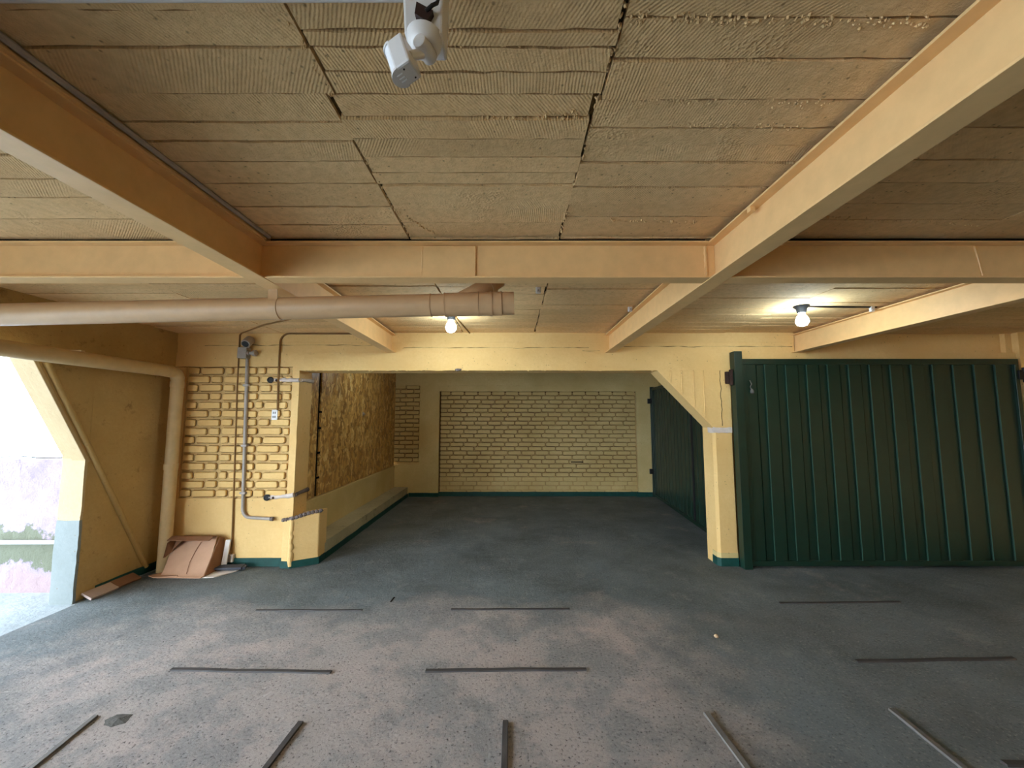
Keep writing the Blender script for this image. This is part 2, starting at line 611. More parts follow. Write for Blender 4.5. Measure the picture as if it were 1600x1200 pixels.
# lintel in board marked lifts
wf.rbox(bx1, 5.55, FW - 0.008, 4.52, 2.075, 2.275, 0.07, 0.006, 8)
wf.rbox(XL - 0.05, bx1 + 0.01, FW - 0.006, 4.52, 2.118, 2.275, 0.07, 0.005, 8)
wf.rbox(XL - 0.05, 3.12, FW + 0.003, 4.52, 2.27, 2.40, 0.09, 0.005, 7)
wf.rbox(XL - 0.05, 3.12, FW - 0.004, 4.52, 2.395, 2.56, 0.14, 0.004)
wf.rbox(3.12, 5.55, FW + 0.07, 4.52, 2.2, 2.56, 0.14, 0.005)
# right column, haunch
wf.prism([(2.185, FW + 0.03), (2.21, FW), (2.385, FW), (2.385, 4.52), (2.185, 4.52)], 2, 0.0, 1.47)
wf.prism([(1.585, 2.09), (2.185, 1.45), (2.39, 1.45), (2.39, 2.09)], 1, FW - 0.003, 4.50)
# wall behind the gate and the pillar at its right
wf.box(2.38, 5.55, 4.44, 4.52, 0, 2.2)
wf.rbox(5.56, 6.0, FW - 0.04, 4.52, 0, 2.56, 0.14, 0.005)
wf.rbox(5.49, 5.57, FW + 0.02, 4.5, 2.1, 2.56, 0.14, 0.005)
wall_front = struct(wf.build('wall_front', 'wall'))
# dirty bed joints behind the bricks
m = MB()
m.rbox(bx0, bx1 + 0.005, FW + 0.016, FW + 0.034, bz0 - 0.004, bz1, 0.06, 0.0012, 20)
m.build('mortar', 'mortar', wall_front)


def brick_mesh(L, H, D, rnd, name, lip=0.004):
    """rounded, slightly pillowed painted brick facing -y; origin at its centre on the wall plane"""
    def ring(l, h, c, y):
        l, h = l / 2, h / 2
        return [(-l + c, y, -h), (l - c, y, -h), (l, y, -h + c), (l, y, h - c), (l - c, y, h), (-l + c, y, h), (-l, y, h - c), (-l, y, -h + c)]
    vs = ring(L, H, rnd, 0) + ring(L, H, rnd, -D * 0.6) + ring(L - rnd * 0.9, H - rnd * 0.9, rnd, -D)
    for i in range(len(vs)):
        vs[i] = tuple(vs[i][k] + random.uniform(-1, 1) * (0.0022 if k != 1 else 0.0008) for k in range(3))
    fs = []
    for r in (0, 8):
        fs += [(r + i, r + (i + 1) % 8, r + 8 + (i + 1) % 8, r + 8 + i) for i in range(8)]
    fs.append(tuple(range(16, 24)))
    vs += [(x * (1 + 2 * lip / L), -0.0012, z * (1 + 2 * lip / H)) for x, y, z in vs[:8]]
    vs += [(x, -0.0012, z) for x, y, z in vs[:8]]
    nb = len(fs)
    fs += [(24 + i, 24 + (i + 1) % 8, 32 + (i + 1) % 8, 32 + i) for i in range(8)]
    me = bpy.data.meshes.new(name)
    me.from_pydata(vs, [], fs)
    me.update()
    return me


def brick_set(L, H, D, rnd, mat, n=4, lip=0.004):
    out = []
    for i in range(n):
        me = brick_mesh(L, H, D, rnd, 'brick', lip)
        me.materials.append(M[mat])
        me.materials.append(M['dirt_shade'])
        for p_ in me.polygons:
            if p_.index >= len(me.polygons) - 8:
                p_.material_index = 1
        out.append(me)
    return out


def put(me, name, parent, loc, ry=0.0, sx=1.0):
    o = bpy.data.objects.new(name, me)
    COL.objects.link(o)
    o.parent = parent
    o.location = Vector(loc) - wpos(parent)
    o.rotation_euler = (0, ry, 0)
    o.scale = (sx, 1, 1)
    return o


STR = brick_set(0.235, 0.069, 0.022, 0.012, 'brick')
HDR = brick_set(0.110, 0.069, 0.022, 0.012, 'brick')
CLO = brick_set(0.075, 0.069, 0.022, 0.012, 'brick')
rows = 15
ph = (bz1 - bz0) / rows
for r in range(rows):
    z = bz0 + ph * (r + 0.5) + 0.004
    x = bx0 + 0.012 - random.uniform(0.0, 0.012)
    seq = (['S', 'H'] if r % 2 else ['C', 'S', 'H']) * 5
    if r % 2 == 0:
        seq = ['H'] + ['S', 'C' if r % 4 else 'H'] * 6
    else:
        seq = ['S', 'H'] * 6
    for k in seq:
        L, pool = {'S': (0.235, STR), 'H': (0.110, HDR), 'C': (0.075, CLO)}[k]
        room = bx1 - 0.012 - x
        if room < 0.05:
            break
        sx = 1.0
        if L > room:
            if room > 0.1 and L > 0.12:
                L2 = room
                sx, L = L2 / L, L2
            else:
                L, pool = 0.075, CLO
                sx = min(1.0, room / L)
                L *= sx
        put(random.choice(pool), 'brick', wall_front, (x + L / 2, FW + 0.0135 + random.uniform(-0.001, 0.001), z + random.uniform(-0.003, 0.003)), random.uniform(-0.012, 0.012), sx)
        x += L + random.uniform(0.022, 0.032)

# low broken stub of the old wall at the pier's foot
m = MB()
foot = [(-2.415, 4.235), (-2.315, 4.225), (-2.085, 4.36), (-2.085, 4.54), (-2.415, 4.54)]
tops = [0.475, 0.50, 0.555, 0.545, 0.50]
vs = [(p[0], p[1], 0) for p in foot] + [(p[0], p[1], t) for p, t in zip(foot, tops)]
n = len(foot)
m.add(vs, [tuple(range(n))[::-1], tuple(range(n, 2 * n))] + [(i, (i + 1) % n, n + (i + 1) % n, n + i) for i in range(n)])
stub = struct(m.build('trim_1', 'wall', bevel=0.012))
m = MB()
for i in range(11):
    t = i / 10
    if t < 0.3:
        p = Vector((-2.41 + 0.1 * t / 0.3, 4.238, 0.486))
    else:
        p = Vector((-2.315, 4.225, 0.50)).lerp(Vector((-2.085, 4.36, 0.555)), (t - 0.3) / 0.7)
    m.lathe(p + Vector((0, 0.012, random.uniform(-0.004, 0.01))), (random.uniform(-0.3, 0.3), -0.2, 1), [(-0.02, 0.012), (-0.008, 0.028), (0.008, 0.024), (0.018, 0.008)], 7)
m.build('broken_edge', 'broken', stub)
m = MB()
m.tube([(-2.318 + random.uniform(-0.006, 0.006), 4.236 + random.uniform(-0.005, 0.005), 0.02 + i * 0.03) for i in range(17)], [0.022 + 0.010 * noise.noise((i * 0.7, 1, 2)) + 0.006 * (i < 9) for i in range(17)], 9)
m.build('chipped_corner', 'wall', stub, smooth=True)
m = MB()
m.rbox(XL, -2.405, FW - 0.014, FW + 0.01, 0, 0.085, 0.08, 0.003)
bb = m.build('baseboard_front', 'green_base')
struct(bb)
m = MB()
foot2 = [(-2.415, 4.222), (-2.31, 4.212), (-2.072, 4.352), (-2.072, 4.5), (-2.415, 4.5)]
m.prism(foot2, 2, 0.0, 0.068)
m.build('stub_baseboard', 'green_base', bb)
# right column foot and patch
m = MB()
m.prism([(2.178, FW + 0.026), (2.206, FW - 0.007), (2.392, FW - 0.007), (2.392, 4.4), (2.178, 4.4)], 2, 0.0, 0.085)
m.build('column_baseboard', 'green_base', bb)
m = MB()
m.prism([(2.181, FW + 0.028), (2.208, FW - 0.004), (2.389, FW - 0.004), (2.389, 4.4), (2.181, 4.4)], 2, 0.085, 0.135)
m.build('bare_band', 'wall_back', wall_front)
m = MB()
m.rbox(2.182, 2.389, FW - 0.006, 4.4, 1.395, 1.455, 0.03, 0.006, 25)
m.build('plaster_patch', 'plaster', wall_front, smooth=True)
# crumbs and form marks on the lintel's underside and haunch
m = MB()
for i in range(90):
    x = random.uniform(-2.3, 1.6)
    m.lathe((x, FW + 0.006, 2.079 + random.uniform(-0.004, 0.004)), (random.uniform(-1, 1), -0.5, random.uniform(-1, 1)), [(-0.008, 0.004), (0, random.uniform(0.006, 0.013)), (0.008, 0.003)], 6)
o = m.build('lintel_chips', 'wall', wall_front, kind='stuff')
m = MB()
for x in (1.74, 1.86, 1.99, 2.10):
    zb = 2.09 - (x - 1.585) * 0.64 / 0.6
    m.tube([(x + 0.004 * noise.noise((x, i, 0.5)), FW - 0.006, zb + 0.02 + (2.08 - zb - 0.02) * i / 8) for i in range(9)], [0.007 + 0.003 * noise.noise((x * 9, i, 2)) for i in range(9)], 7)
m.build('form_fin', 'wall', wall_front, bevel=0.003)

m = MB()
m.tube([(2.285 + 0.02 * noise.noise((i * 0.6, 3, 1)), FW - 0.0035, 1.47 + i * 0.045) for i in range(15)], [0.003 + 0.002 * noise.noise((i, 7, 2)) for i in range(15)], 6)
m.build('crack', 'gap', wall_front)
m = MB()
m.tube([(-0.62, FW - 0.008, 2.084), (-0.60, FW - 0.020, 2.080), (-0.575, FW - 0.016, 2.083), (-0.555, FW - 0.024, 2.086)], [0.01, 0.016, 0.012, 0.005], 8)
m.build('bent_wire_end', 'broken', wall_front)
m = MB()
for xa, xb, z in ((-1.2, 0.85, 2.33), (1.15, 3.1, 2.345), (-3.4, -1.5, 2.36), (0.78, 0.97, 2.30)):
    n = int((xb - xa) / 0.06) + 2
    m.tube([(xa + (xb - xa) * i / n, FW + 0.002, z + 0.012 * noise.noise((xa + i * 0.3, z * 9, 4))) for i in range(n + 1)], [max(0.0006, 0.004 * noise.noise((i * 0.8, z, 6)) + 0.0015) for i in range(n + 1)], 5)
m.build('form_line', 'dirt_shade', wall_front, kind='stuff')

# ------------------------------------------------------------------ setting: recess behind the opening
wb = MB()
px0, px1 = -1.475, 2.53
wb.rbox(-1.87, px0, BW - 0.02, 8.2, 0, 2.56, 0.2, 0.004)
wb.rbox(px0, px1, BW - 0.01, 8.2, 2.10, 2.22, 0.2, 0.006)
wb.rbox(-2.5, 3.05, BW - 0.02, 8.2, 2.22, 2.56, 0.2, 0.004)
wb.rbox(px1, 3.0, BW, 8.2, 0, 2.24, 0.2, 0.006)
wb.box(px0, px1, BW + 0.085, 8.2, 0, 2.15)
wb.rbox(-2.5, -1.86, BW - 0.012, 8.2, 0, 0.63, 0.15, 0.008)
wb.box(-2.5, -1.86, BW + 0.05, 8.2, 0.6, 2.25)
wall_back = struct(wb.build('wall_back', 'wall_back'))
m = MB()
m.rbox(px0, px1, BW + 0.07, BW + 0.09, 0.0, 2.12, 0.1, 0.0015, 12)
m.rbox(-2.45, -1.865, BW + 0.035, BW + 0.055, 0.6, 2.24, 0.1, 0.004, 12)
m.build('mortar', 'mortar', wall_back)
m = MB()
m.box(px0, px0 + 0.02, BW + 0.062, BW + 0.08, 0.09, 2.10)  # dark strips paint the shade lines at the recessed panel's left and top
m.build('recess_shade_line', 'dirt_shade', wall_back)
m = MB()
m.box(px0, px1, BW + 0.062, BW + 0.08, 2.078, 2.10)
m.build('recess_shade_line', 'dirt_shade', wall_back)
MB().box(1.19, 1.44, BW + 0.035, BW + 0.06, 0.665, 0.685).build('open_joint', 'gap', wall_back)
BS = brick_set(0.258, 0.071, 0.022, 0.014, 'brick_back', lip=0.0055)
rowh = 0.0862
low = MB()
for r in range(24):
    z = 0.035 + rowh * (r + 0.5)
    x = px0 + 0.02
    first = (0.258, 0.125, 0.19)[r % 3]
    k = 0
    while x < px1 - 0.06:
        L = first if k == 0 else 0.258
        L = min(L, px1 - 0.015 - x)
        if r < 4:
            if True:
                low.obox((x + L / 2, BW + 0.066, z), ((1, 0, 0), (0, 1, 0), (0, 0, 1)), (L / 2 + 0.002, 0.016 + random.uniform(-0.002, 0.002), 0.039))
        else:
            put(random.choice(BS), 'brick', wall_back, (x + L / 2, BW + 0.066 + random.uniform(-0.001, 0.0015), z + random.uniform(-0.003, 0.003)), random.uniform(-0.008, 0.008), L / 0.258)
        x += L + random.uniform(0.014, 0.022)
        k += 1
low.build('plastered_bricks', 'brick_back', wall_back, bevel=0.006, kind='stuff')
BN = brick_set(0.258, 0.070, 0.026, 0.014, 'brick_back', lip=0.0065)
side = []
for r in range(18):
    z = 0.68 + rowh * (r + 0.5)
    x = -2.43
    k = 0
    while x < -1.92:
        L = (0.258 if r % 2 else 0.14) if k == 0 else 0.258
        L = min(L, -1.875 - x)
        side.append((x + L / 2, BW + 0.031 + random.uniform(-0.0015, 0.0015), z + random.uniform(-0.004, 0.004), L / 0.258))
        x += L + 0.02
        k += 1
niche = struct(MB().box(-2.44, -1.87, BW + 0.03, BW + 0.045, 0.64, 0.66).build('trim_2', 'wall_back'))
for (x, y, z, s) in side:
    put(random.choice(BN), 'brick', niche, (x, y, z), random.uniform(-0.012, 0.012), s)
m = MB()
m.rbox(-2.06, px0 + 0.01, BW - 0.032, BW, 0, 0.075, 0.12, 0.003)
m.rbox(px0, px1, BW + 0.03, BW + 0.07, 0, 0.085, 0.12, 0.004)
m.rbox(px1 - 0.04, 2.86, BW - 0.012, BW + 0.02, 0, 0.085, 0.12, 0.003)
struct(m.build('baseboard_back', 'green_base'))
# left side of the recess: low wall, kerb, strand boards above
m = MB()
m.rbox(-2.56, -2.352, 4.56, BW, 0, 0.605, 0.14, 0.005)
m.rbox(-2.56, -2.346, 4.56, BW, 0.565, 0.60, 0.2, 0.003)
m.box(-2.56, -2.40, 4.5, BW, 0.6, 2.5)
wr = struct(m.build('wall_recess', 'wall_back'))
m = MB()
m.rbox(-2.36, -2.085, 4.5, BW - 0.01, 0, 0.185, 0.1, 0.007, 4)
kerb = struct(m.build('trim_3', 'kerb', smooth=False))
m = MB()
m.rbox(-2.12, -2.068, 4.5, BW - 0.02, 0, 0.062, 0.1, 0.004)
m.build('kerb_baseboard', 'green_base', kerb)
osb_spots = [(4.535, 4.80, 'narrow strand board beside the cream pier, left of the dark slot'),
             (4.875, 6.20, 'wide middle strand board right of the dark slot above the kerb'),
             (6.206, BW - 0.01, 'far strand board in the recess corner, fixed by one round bolt')]
for ya, yb, lab in osb_spots:
    o = MB().box(-2.395, -2.372, ya, yb, 0.612, 2.47).build('strand_board', 'osb', loc=(-2.38, (ya + yb) / 2, 0.612), bevel=0.002)
    tag(o, lab, 'board', 'strand boards closing the recess side')
    if ya > 6:
        MB().lathe((-2.374, 6.26, 1.62), (1, 0, 0), [(0, 0.035), (0.006, 0.035), (0.010, 0.018), (0.03, 0.016)], 14).build('bolt', 'galv', o, smooth=True)
    if 4.8 < ya < 6:
        for zz in (1.62, 1.42, 1.12, 0.82):
            MB().box(-2.373, -2.369, 4.835, 4.895, zz, zz + 0.025).build('chip', 'gap', o)
MB().box(-2.40, -2.392, 4.79, 4.885, 0.61, 2.47).build('slot', 'gap', wr)

# right side of the recess behind the inner gate, room sides, ceiling over the far room
m = MB()
m.box(2.98, 3.1, 4.5, 8.2, 0, 2.56)
struct(m.build('wall_recess_right', 'wall_back'))
m = MB()
m.rbox(6.0, 6.15, -6.2, 4.5, 0, 2.56, 0.4, 0.006)
struct(m.build('wall_right', 'wall'))
m = MB()
m.rbox(XL - 0.1, 6.1, -6.3, -6.15, 0, 2.56, 0.4, 0.006)
struct(m.build('wall_rear', 'wall'))

# ------------------------------------------------------------------ ceiling: slab plus the strips its form boards left
m = MB()
m.box(XL - 0.18, 6.15, -6.3, 8.2, CZ + 0.012, CZ + 0.2)
m.box(XL - 2.0, XL - 0.18, -6.3, 5.0, CZ + 0.012, CZ + 0.2)  # unseen overhang, added to block overhead sky outside the side opening
m.box(XL - 0.0, 6.1, -6.2, 0.5, CZ, CZ + 0.02)
m.box(-2.5, 3.0, 4.5, 8.2, CZ, CZ + 0.02)
ceiling = struct(m.build('ceiling', 'slab'))
MB().box(XL, 6.0, -6.2, 0.5, CZ - 0.004, CZ + 0.001).build('near_slab_face', 'ceiling', ceiling)
MB().box(-2.4, 2.98, 4.52, 8.0, CZ - 0.004, CZ + 0.001).build('far_slab_face', 'ceiling', ceiling)


def strip(x0, x1, y0, y1, drop, rag):
    n = max(4, min(16, int((x1 - x0) / 0.045)))
    lo, hi, lo2, hi2 = [], [], [], []
    for i in range(n + 1):
        x = x0 + (x1 - x0) * i / n
        ex = random.uniform(-0.004, 0.004) if i in (0, n) else 0
        a = y0 + random.random() * rag * 0.8
        b = y1 - random.random() * rag * 0.8
        z = CZ - drop + noise.noise((x * 4, y0 * 4, 3)) * 0.002
        lo.append((x + ex, a, z))
        hi.append((x + ex, b, z))
        lo2.append((x + ex, a, CZ + 0.014))
        hi2.append((x + ex, b, CZ + 0.014))
    vs = lo + hi + lo2 + hi2
    k = n + 1
    fs = []
    for i in range(n):
        fs.append((i, k + i, k + i + 1, i + 1))
        fs.append((i, i + 1, 2 * k + i + 1, 2 * k + i))
        fs.append((k + i, 3 * k + i, 3 * k + i + 1, k + i + 1))
    fs.append((0, 2 * k, 3 * k, k))
    fs.append((n, k + n, 3 * k + n, 2 * k + n))
    mb = MB()
    mb.add(vs, fs)
    return mb.build('form_strip', 'ceiling', ceiling)


def ycuts(seed, near):
    rr = random.Random(seed)
    ys = list(near)
    while ys[-1] < FW - 0.12:
        ys.append(ys[-1] + rr.uniform(0.10, 0.19))
    ys[-1] = FW + 0.05
    return ys


YL = [0.50, 0.60, 0.71, 0.833, 0.923, 1.067, 1.179, 1.26, 1.366, 1.504, 1.681, 1.844, 2.01]
YM = [0.50, 0.62, 0.74, 0.878, 0.916, 0.993, 1.07, 1.158, 1.248, 1.342, 1.434, 1.513, 1.692, 1.825, 1.985]
YR = [0.50, 0.61, 0.73, 0.848, 0.955, 1.083, 1.201, 1.282, 1.377, 1.526, 1.655, 1.77, 1.979]
bays = [(1, -1.34, None, YL), (2, None, None, YM), (3, None, 1.08, YR),
        (4, XL, -2.55, [0.5, 0.62, 0.75, 0.9, 1.0, 1.13, 1.27, 1.4, 1.55, 1.7, 1.86, 2.0]), (5, -2.55, -1.34, [0.5, 0.66, 0.8, 0.93, 1.07, 1.19, 1.33, 1.47, 1.6, 1.78, 2.0]),
        (6, 1.08, 2.35, [0.5, 0.7, 0.9, 1.05, 1.2, 1.36, 1.5, 1.66, 1.8, 2.0]), (7, 2.35, 3.7, [0.5, 0.8, 1.0, 1.2, 1.4, 1.6, 1.8, 2.0]), (8, 3.7, 6.05, [0.5, 1.0, 1.5, 2.0])]
for sd, xa, xb, near in bays:
    ys = ycuts(sd, near)
    for i in range(len(ys) - 1):
        y0, y1 = ys[i], ys[i + 1]
        ja = -0.535 + (0.02 if y0 < 1.05 else -0.005) + random.uniform(-0.006, 0.006)
        jb = 0.262 - (0.012 if y0 > 1.05 else 0) + random.uniform(-0.005, 0.005)
        a = xa if xa is not None else (ja + 0.004 if sd == 2 else jb + 0.004)
        b = xb if xb is not None else (ja - 0.004 if sd == 1 else jb - 0.004)
        rag = random.choice((0.003, 0.004, 0.006, 0.009))
        gp = random.choice((0.0004, 0.0008, 0.0012, 0.002))
        strip(a, b, y0 + gp, y1 - gp, random.uniform(0.0, 0.009), rag)

# crumbly concrete squeezed out along some joints
m = MB()
runs = [((0.28, 0.85), (1.0, 0.86), 60), ((0.28, 1.092), (0.96, 1.10), 46), ((-0.18, 0.905), (0.22, 0.915), 34), ((-0.1, 1.155), (0.22, 1.16), 18), ((0.5, 1.19), (0.95, 1.2), 24),
        ((-0.535, 1.70), (-0.40, 1.95), 16), ((0.26, 0.8), (0.25, 2.0), 36), ((-0.53, 0.8), (-0.535, 2.0), 26), ((0.3, 1.8), (0.9, 1.82), 22), ((1.2, 1.75), (2.3, 1.85), 24)]
for (xa, ya), (xb, yb), n in runs:
    for i in range(n * 2):
        t = random.random()
        rad = random.uniform(0.002, 0.0055)
        m.lathe((xa + (xb - xa) * t + random.gauss(0, 0.004), ya + (yb - ya) * t + random.gauss(0, 0.008), CZ - 0.001), (random.uniform(-0.6, 0.6), random.uniform(-0.6, 0.6), -1), [(-0.006, rad * 0.7), (0.002, rad), (0.007, rad * 0.5)], 5)
m.build('crumbled_concrete', 'ceiling', ceiling, kind='stuff')

# ------------------------------------------------------------------ steel beams
ZB, ZT = 2.275, 2.475


def beam_y(xc, y0, y1, label):
    o = thing('steel_beam', label, 'beam', (xc, (y0 + y1) / 2, ZB), 'cream steel ceiling beams')
    MB().box(xc - 0.05, xc + 0.05, y0, y1, ZB, ZB + 0.009).build('bottom_flange', 'beam', o, bevel=0.0015)
    MB().box(xc - 0.004, xc + 0.004, y0, y1, ZB + 0.009, ZT - 0.009).build('web', 'beam', o)
    MB().box(xc - 0.05, xc + 0.05, y0, y1, ZT - 0.009, ZT).build('top_flange', 'beam', o, bevel=0.0015)
    return o


def beam_x(yc, x0, x1, label):
    o = thing('steel_beam', label, 'beam', ((x0 + x1) / 2, yc, ZB), 'cream steel ceiling beams')
    MB().box(x0, x1, yc - 0.045, yc + 0.045, ZB + 0.002, ZB + 0.011).build('bottom_flange', 'beam', o, bevel=0.0015)
    MB().box(x0 - 0.046, x1 + 0.046 * (x1 < 5), yc - 0.004, yc + 0.004, ZB + 0.011, ZT - 0.009).build('web', 'beam', o)
    MB().box(x0, x1, yc - 0.045, yc + 0.045, ZT - 0.009, ZT).build('top_flange', 'beam', o, bevel=0.0015)
    return o


XA, XB, XC = -1.335, 1.08, 3.14
YC = 2.015
bl = beam_y(XA, -6.1, FW + 0.02, 'long cream steel beam at left, running back to the brick pier, its near side in shadow')
MB().box(XA + 0.022, XA + 0.040, -6.1, YC - 0.06, ZT, CZ + 0.005).build('filler_strip', 'beam', bl)
MB().box(XA - 0.03, XA + 0.008, -6.1, FW, ZT, CZ + 0.008).build('packing', 'gap', bl)
MB().box(XA + 0.04, XA + 0.062, -6.1, YC - 0.06, ZT - 0.002, ZT + 0.008).build('filler_strip', 'beam', bl)
MB().tube([(XA + 0.078, -6.1, ZT + 0.012), (XA + 0.078, YC - 0.06, ZT + 0.012)], 0.010, 8).build('side_tube', 'galv', bl)
br = beam_y(XB, -6.1, FW + 0.02, 'long bright cream steel beam at right, running back to the haunch of the green gate column')
MB().box(XB - 0.01, XB + 0.03, -6.1, FW, ZT, CZ + 0.008).build('packing', 'gap', br)
MB().box(XB - 0.049, XB - 0.030, 1.62, 1.645, ZT - 0.03, ZT - 0.009).build('cleat', 'beam', br)
b3 = beam_y(XC, YC + 0.05, FW + 0.09, 'short cream steel beam at far right ending above the large green gate')
bcs = beam_x(YC, XA + 0.052, XB - 0.052, 'cream steel cross beam in the middle, welded between the two long beams')
MB().box(-0.475, -0.195, YC - 0.012, YC - 0.003, ZB + 0.014, ZT - 0.012).build('splice_plate', 'beam', bcs, bevel=0.003)
for xq in (-0.475, -0.195):
    MB().tube([(xq, YC - 0.010, ZB + 0.02 + i * 0.018) for i in range(10)], [0.005 if i % 2 else 0.0035 for i in range(10)], 6).build('weld', 'beam', bcs)
MB().tube([(XB - 0.056, YC - 0.008, ZB + 0.02 + i * 0.018) for i in range(10)], [0.009 if i % 2 else 0.006 for i in range(10)], 6).build('weld', 'beam', bcs)
b5 = beam_x(YC, XL + 0.05, XA - 0.052, 'cream steel cross beam at left, between the left wall and the long left beam')
b6 = beam_x(YC, XB + 0.052, 6.0, 'cream steel cross beam at right, in shadow above the green gate')
MB().tube([(2.455 + 0.003 * i, YC - 0.008, ZT - 0.012 - i * 0.018) for i in range(10)], [0.005 if i % 2 else 0.0035 for i in range(10)], 6).build('weld', 'beam', b6)
for o, xa, xb in ((bcs, XA + 0.06, XB - 0.06), (b5, XL + 0.02, XA - 0.06), (b6, XB + 0.06, 6.0)):
    MB().box(xa, xb, YC - 0.02, YC + 0.03, ZT, CZ + 0.006).build('packing', 'gap', o)

# ------------------------------------------------------------------ drain pipe under the cross beam
R = 0.0635
pa, pb = Vector((-3.50, 2.2, 2.1293)), Vector((0.011, 2.2, 2.209))
pd = (pb - pa).normalized()


def pz(x):
    return pa + (pb - pa) * ((x - pa.x) / (pb.x - pa.x))


dp = thing('drain_pipe', 'thick tan drain pipe with a capped end, hanging behind the cross beam', 'pipe', (-1.8, 2.2, 2.17))
MB().tube([pa, pb], R, 28).build('pipe', 'pipe', dp, smooth=True)


def sleeve(x0, x1, dr, name='coupling'):
    a, b = pz(x0), pz(x1)
    L = (b - a).length
    MB().lathe(a, b - a, [(0, R), (0.0005, R + dr), (L - 0.0005, R + dr), (L, R)], 28).build(name, 'pipe', dp, smooth=True)


sleeve(-0.385, -0.195, 0.004)
sleeve(-0.197, -0.188, 0.007, 'collar')
sleeve(-0.188, -0.060, 0.0045)
sleeve(-0.128, -0.112, 0.008, 'collar')
sleeve(-0.066, -0.058, 0.007, 'collar')
sleeve(-0.055, 0.0115, 0.002, 'end_cap')
sleeve(-0.385, -0.378, 0.006, 'collar')
sleeve(-0.468, -0.460, 0.003, 'collar')
# wye branch rising to the slab
q0 = pz(-0.33)
MB().tube([q0 + Vector((0, 0.0, 0)), q0 + Vector((0.13, 0.035, 0.085)), q0 + Vector((0.24, 0.07, 0.165)), q0 + Vector((0.25, 0.075, 0.285))], 0.052, 20).build('branch', 'pipe', dp, smooth=True)
MB().lathe(q0 + Vector((0.19, 0.054, 0.128)), (0.11, 0.035, 0.08), [(0, 0.052), (0.0005, 0.057), (0.03, 0.057), (0.031, 0.052)], 20).build('branch_collar', 'pipe', dp, smooth=True)
# strap from the beam
m = MB()
a = pz(-1.345)
prof = []
for i in range(25):
    t = math.radians(-60 + i * 300 / 24)
    prof.append((2.2 - math.cos(t) * 0 - (R + 0.0035) * math.sin(t + math.pi / 2 * 0), 0))
pts = []
for i in range(31):
    t = math.radians(140 + i * 260 / 30)
    pts.append((2.2 + (R + 0.003) * math.cos(t), a.z + (R + 0.003) * math.sin(t)))
pts = [(pts[0][0] - 0.004, ZB + 0.002)] + pts
inner = [(2.2 + (y - 2.2) * 0.955, a.z + (z - a.z) * 0.955) for y, z in pts[1:]]
inner = [(pts[0][0] + 0.004, ZB + 0.002)] + inner
vs = []
for x in (a.x - 0.026, a.x + 0.026):
    vs += [(x, y, z) for y, z in pts] + [(x, y, z) for y, z in inner]
n = len(pts)
fs = []
for i in range(n - 1):
    fs += [(i, i + 1, 2 * n + i + 1, 2 * n + i), (n + i, 3 * n + i, 3 * n + i + 1, n + i + 1), (i, n + i, n + i + 1, i + 1), (2 * n + i, 2 * n + i + 1, 3 * n + i + 1, 3 * n + i)]
fs += [(0, 2 * n, 3 * n, n), (n - 1, 2 * n - 1, 4 * n - 1, 3 * n - 1)]
m.add(vs, fs)
m.build('strap', 'pipe', dp, smooth=True)

# ------------------------------------------------------------------ drain along the left wall with its downpipe
XP = -3.56
dw = thing('drain_pipe', 'cream drain pipe along the left wall turning down into the corner', 'pipe', (XP, 4.15, 0.0))
path = [(XP, -3.1, 2.04), (XP, 4.07, 2.04)]
for i in range(1, 7):
    t = i / 6 * math.pi / 2
    path.append((XP, 4.07 + 0.08 * math.sin(t), 2.04 - 0.08 * (1 - math.cos(t))))
path.append((XP, 4.15, 0.0))
MB().tube(path[:2], 0.060, 22).build('pipe', 'pipe_cream', dw, smooth=True)
MB().tube(path[1:-1], 0.0605, 22).build('elbow', 'pipe_cream', dw, smooth=True)
MB().tube(path[-2:], 0.057, 22).build('downpipe', 'pipe_cream', dw, smooth=True)
for (o_, d_) in (((XP, 4.0, 2.04), (0, 1, 0)), ((XP, 4.15, 1.88), (0, 0, 1)), ((XP, 4.15, 1.02), (0, 0, 1)), ((XP, 2.2, 2.04), (0, 1, 0))):
    MB().lathe(o_, d_, [(0, 0.056), (0.001, 0.063), (0.06, 0.063), (0.061, 0.056)], 22).build('coupling', 'pipe_cream', dw, smooth=True)
for y in (1.2, 3.2):
    MB().box(XL, XP, y, y + 0.03, 2.09, 2.115).build('bracket', 'pipe_cream', dw)

# ------------------------------------------------------------------ large green gate
G = thing('gate', 'large dark green ribbed metal gate closing the bay right of the column', 'gate', (3.95, 4.2, 0.0))
gy = 4.215
MB().box(2.395, 2.482, gy - 0.035, gy + 0.055, 0.0, 2.275).build('post', 'green_gate', G, bevel=0.004)
gx0, gx1 = 2.488, 5.49
MB().box(gx0, gx1, gy - 0.005, gy + 0.04, 2.135, 2.195).build('top_rail', 'green_gate', G, bevel=0.003)
MB().box(gx0, gx1, gy - 0.005, gy + 0.04, 0.025, 0.075).build('bottom_rail', 'green_gate', G, bevel=0.003)
MB().box(gx0, gx0 + 0.045, gy - 0.005, gy + 0.04, 0.075, 2.135).build('stile', 'green_gate', G, bevel=0.003)
MB().box(gx1 - 0.045, gx1, gy - 0.005, gy + 0.04, 0.075, 2.135).build('stile', 'green_gate', G, bevel=0.003)
per = 0.2275


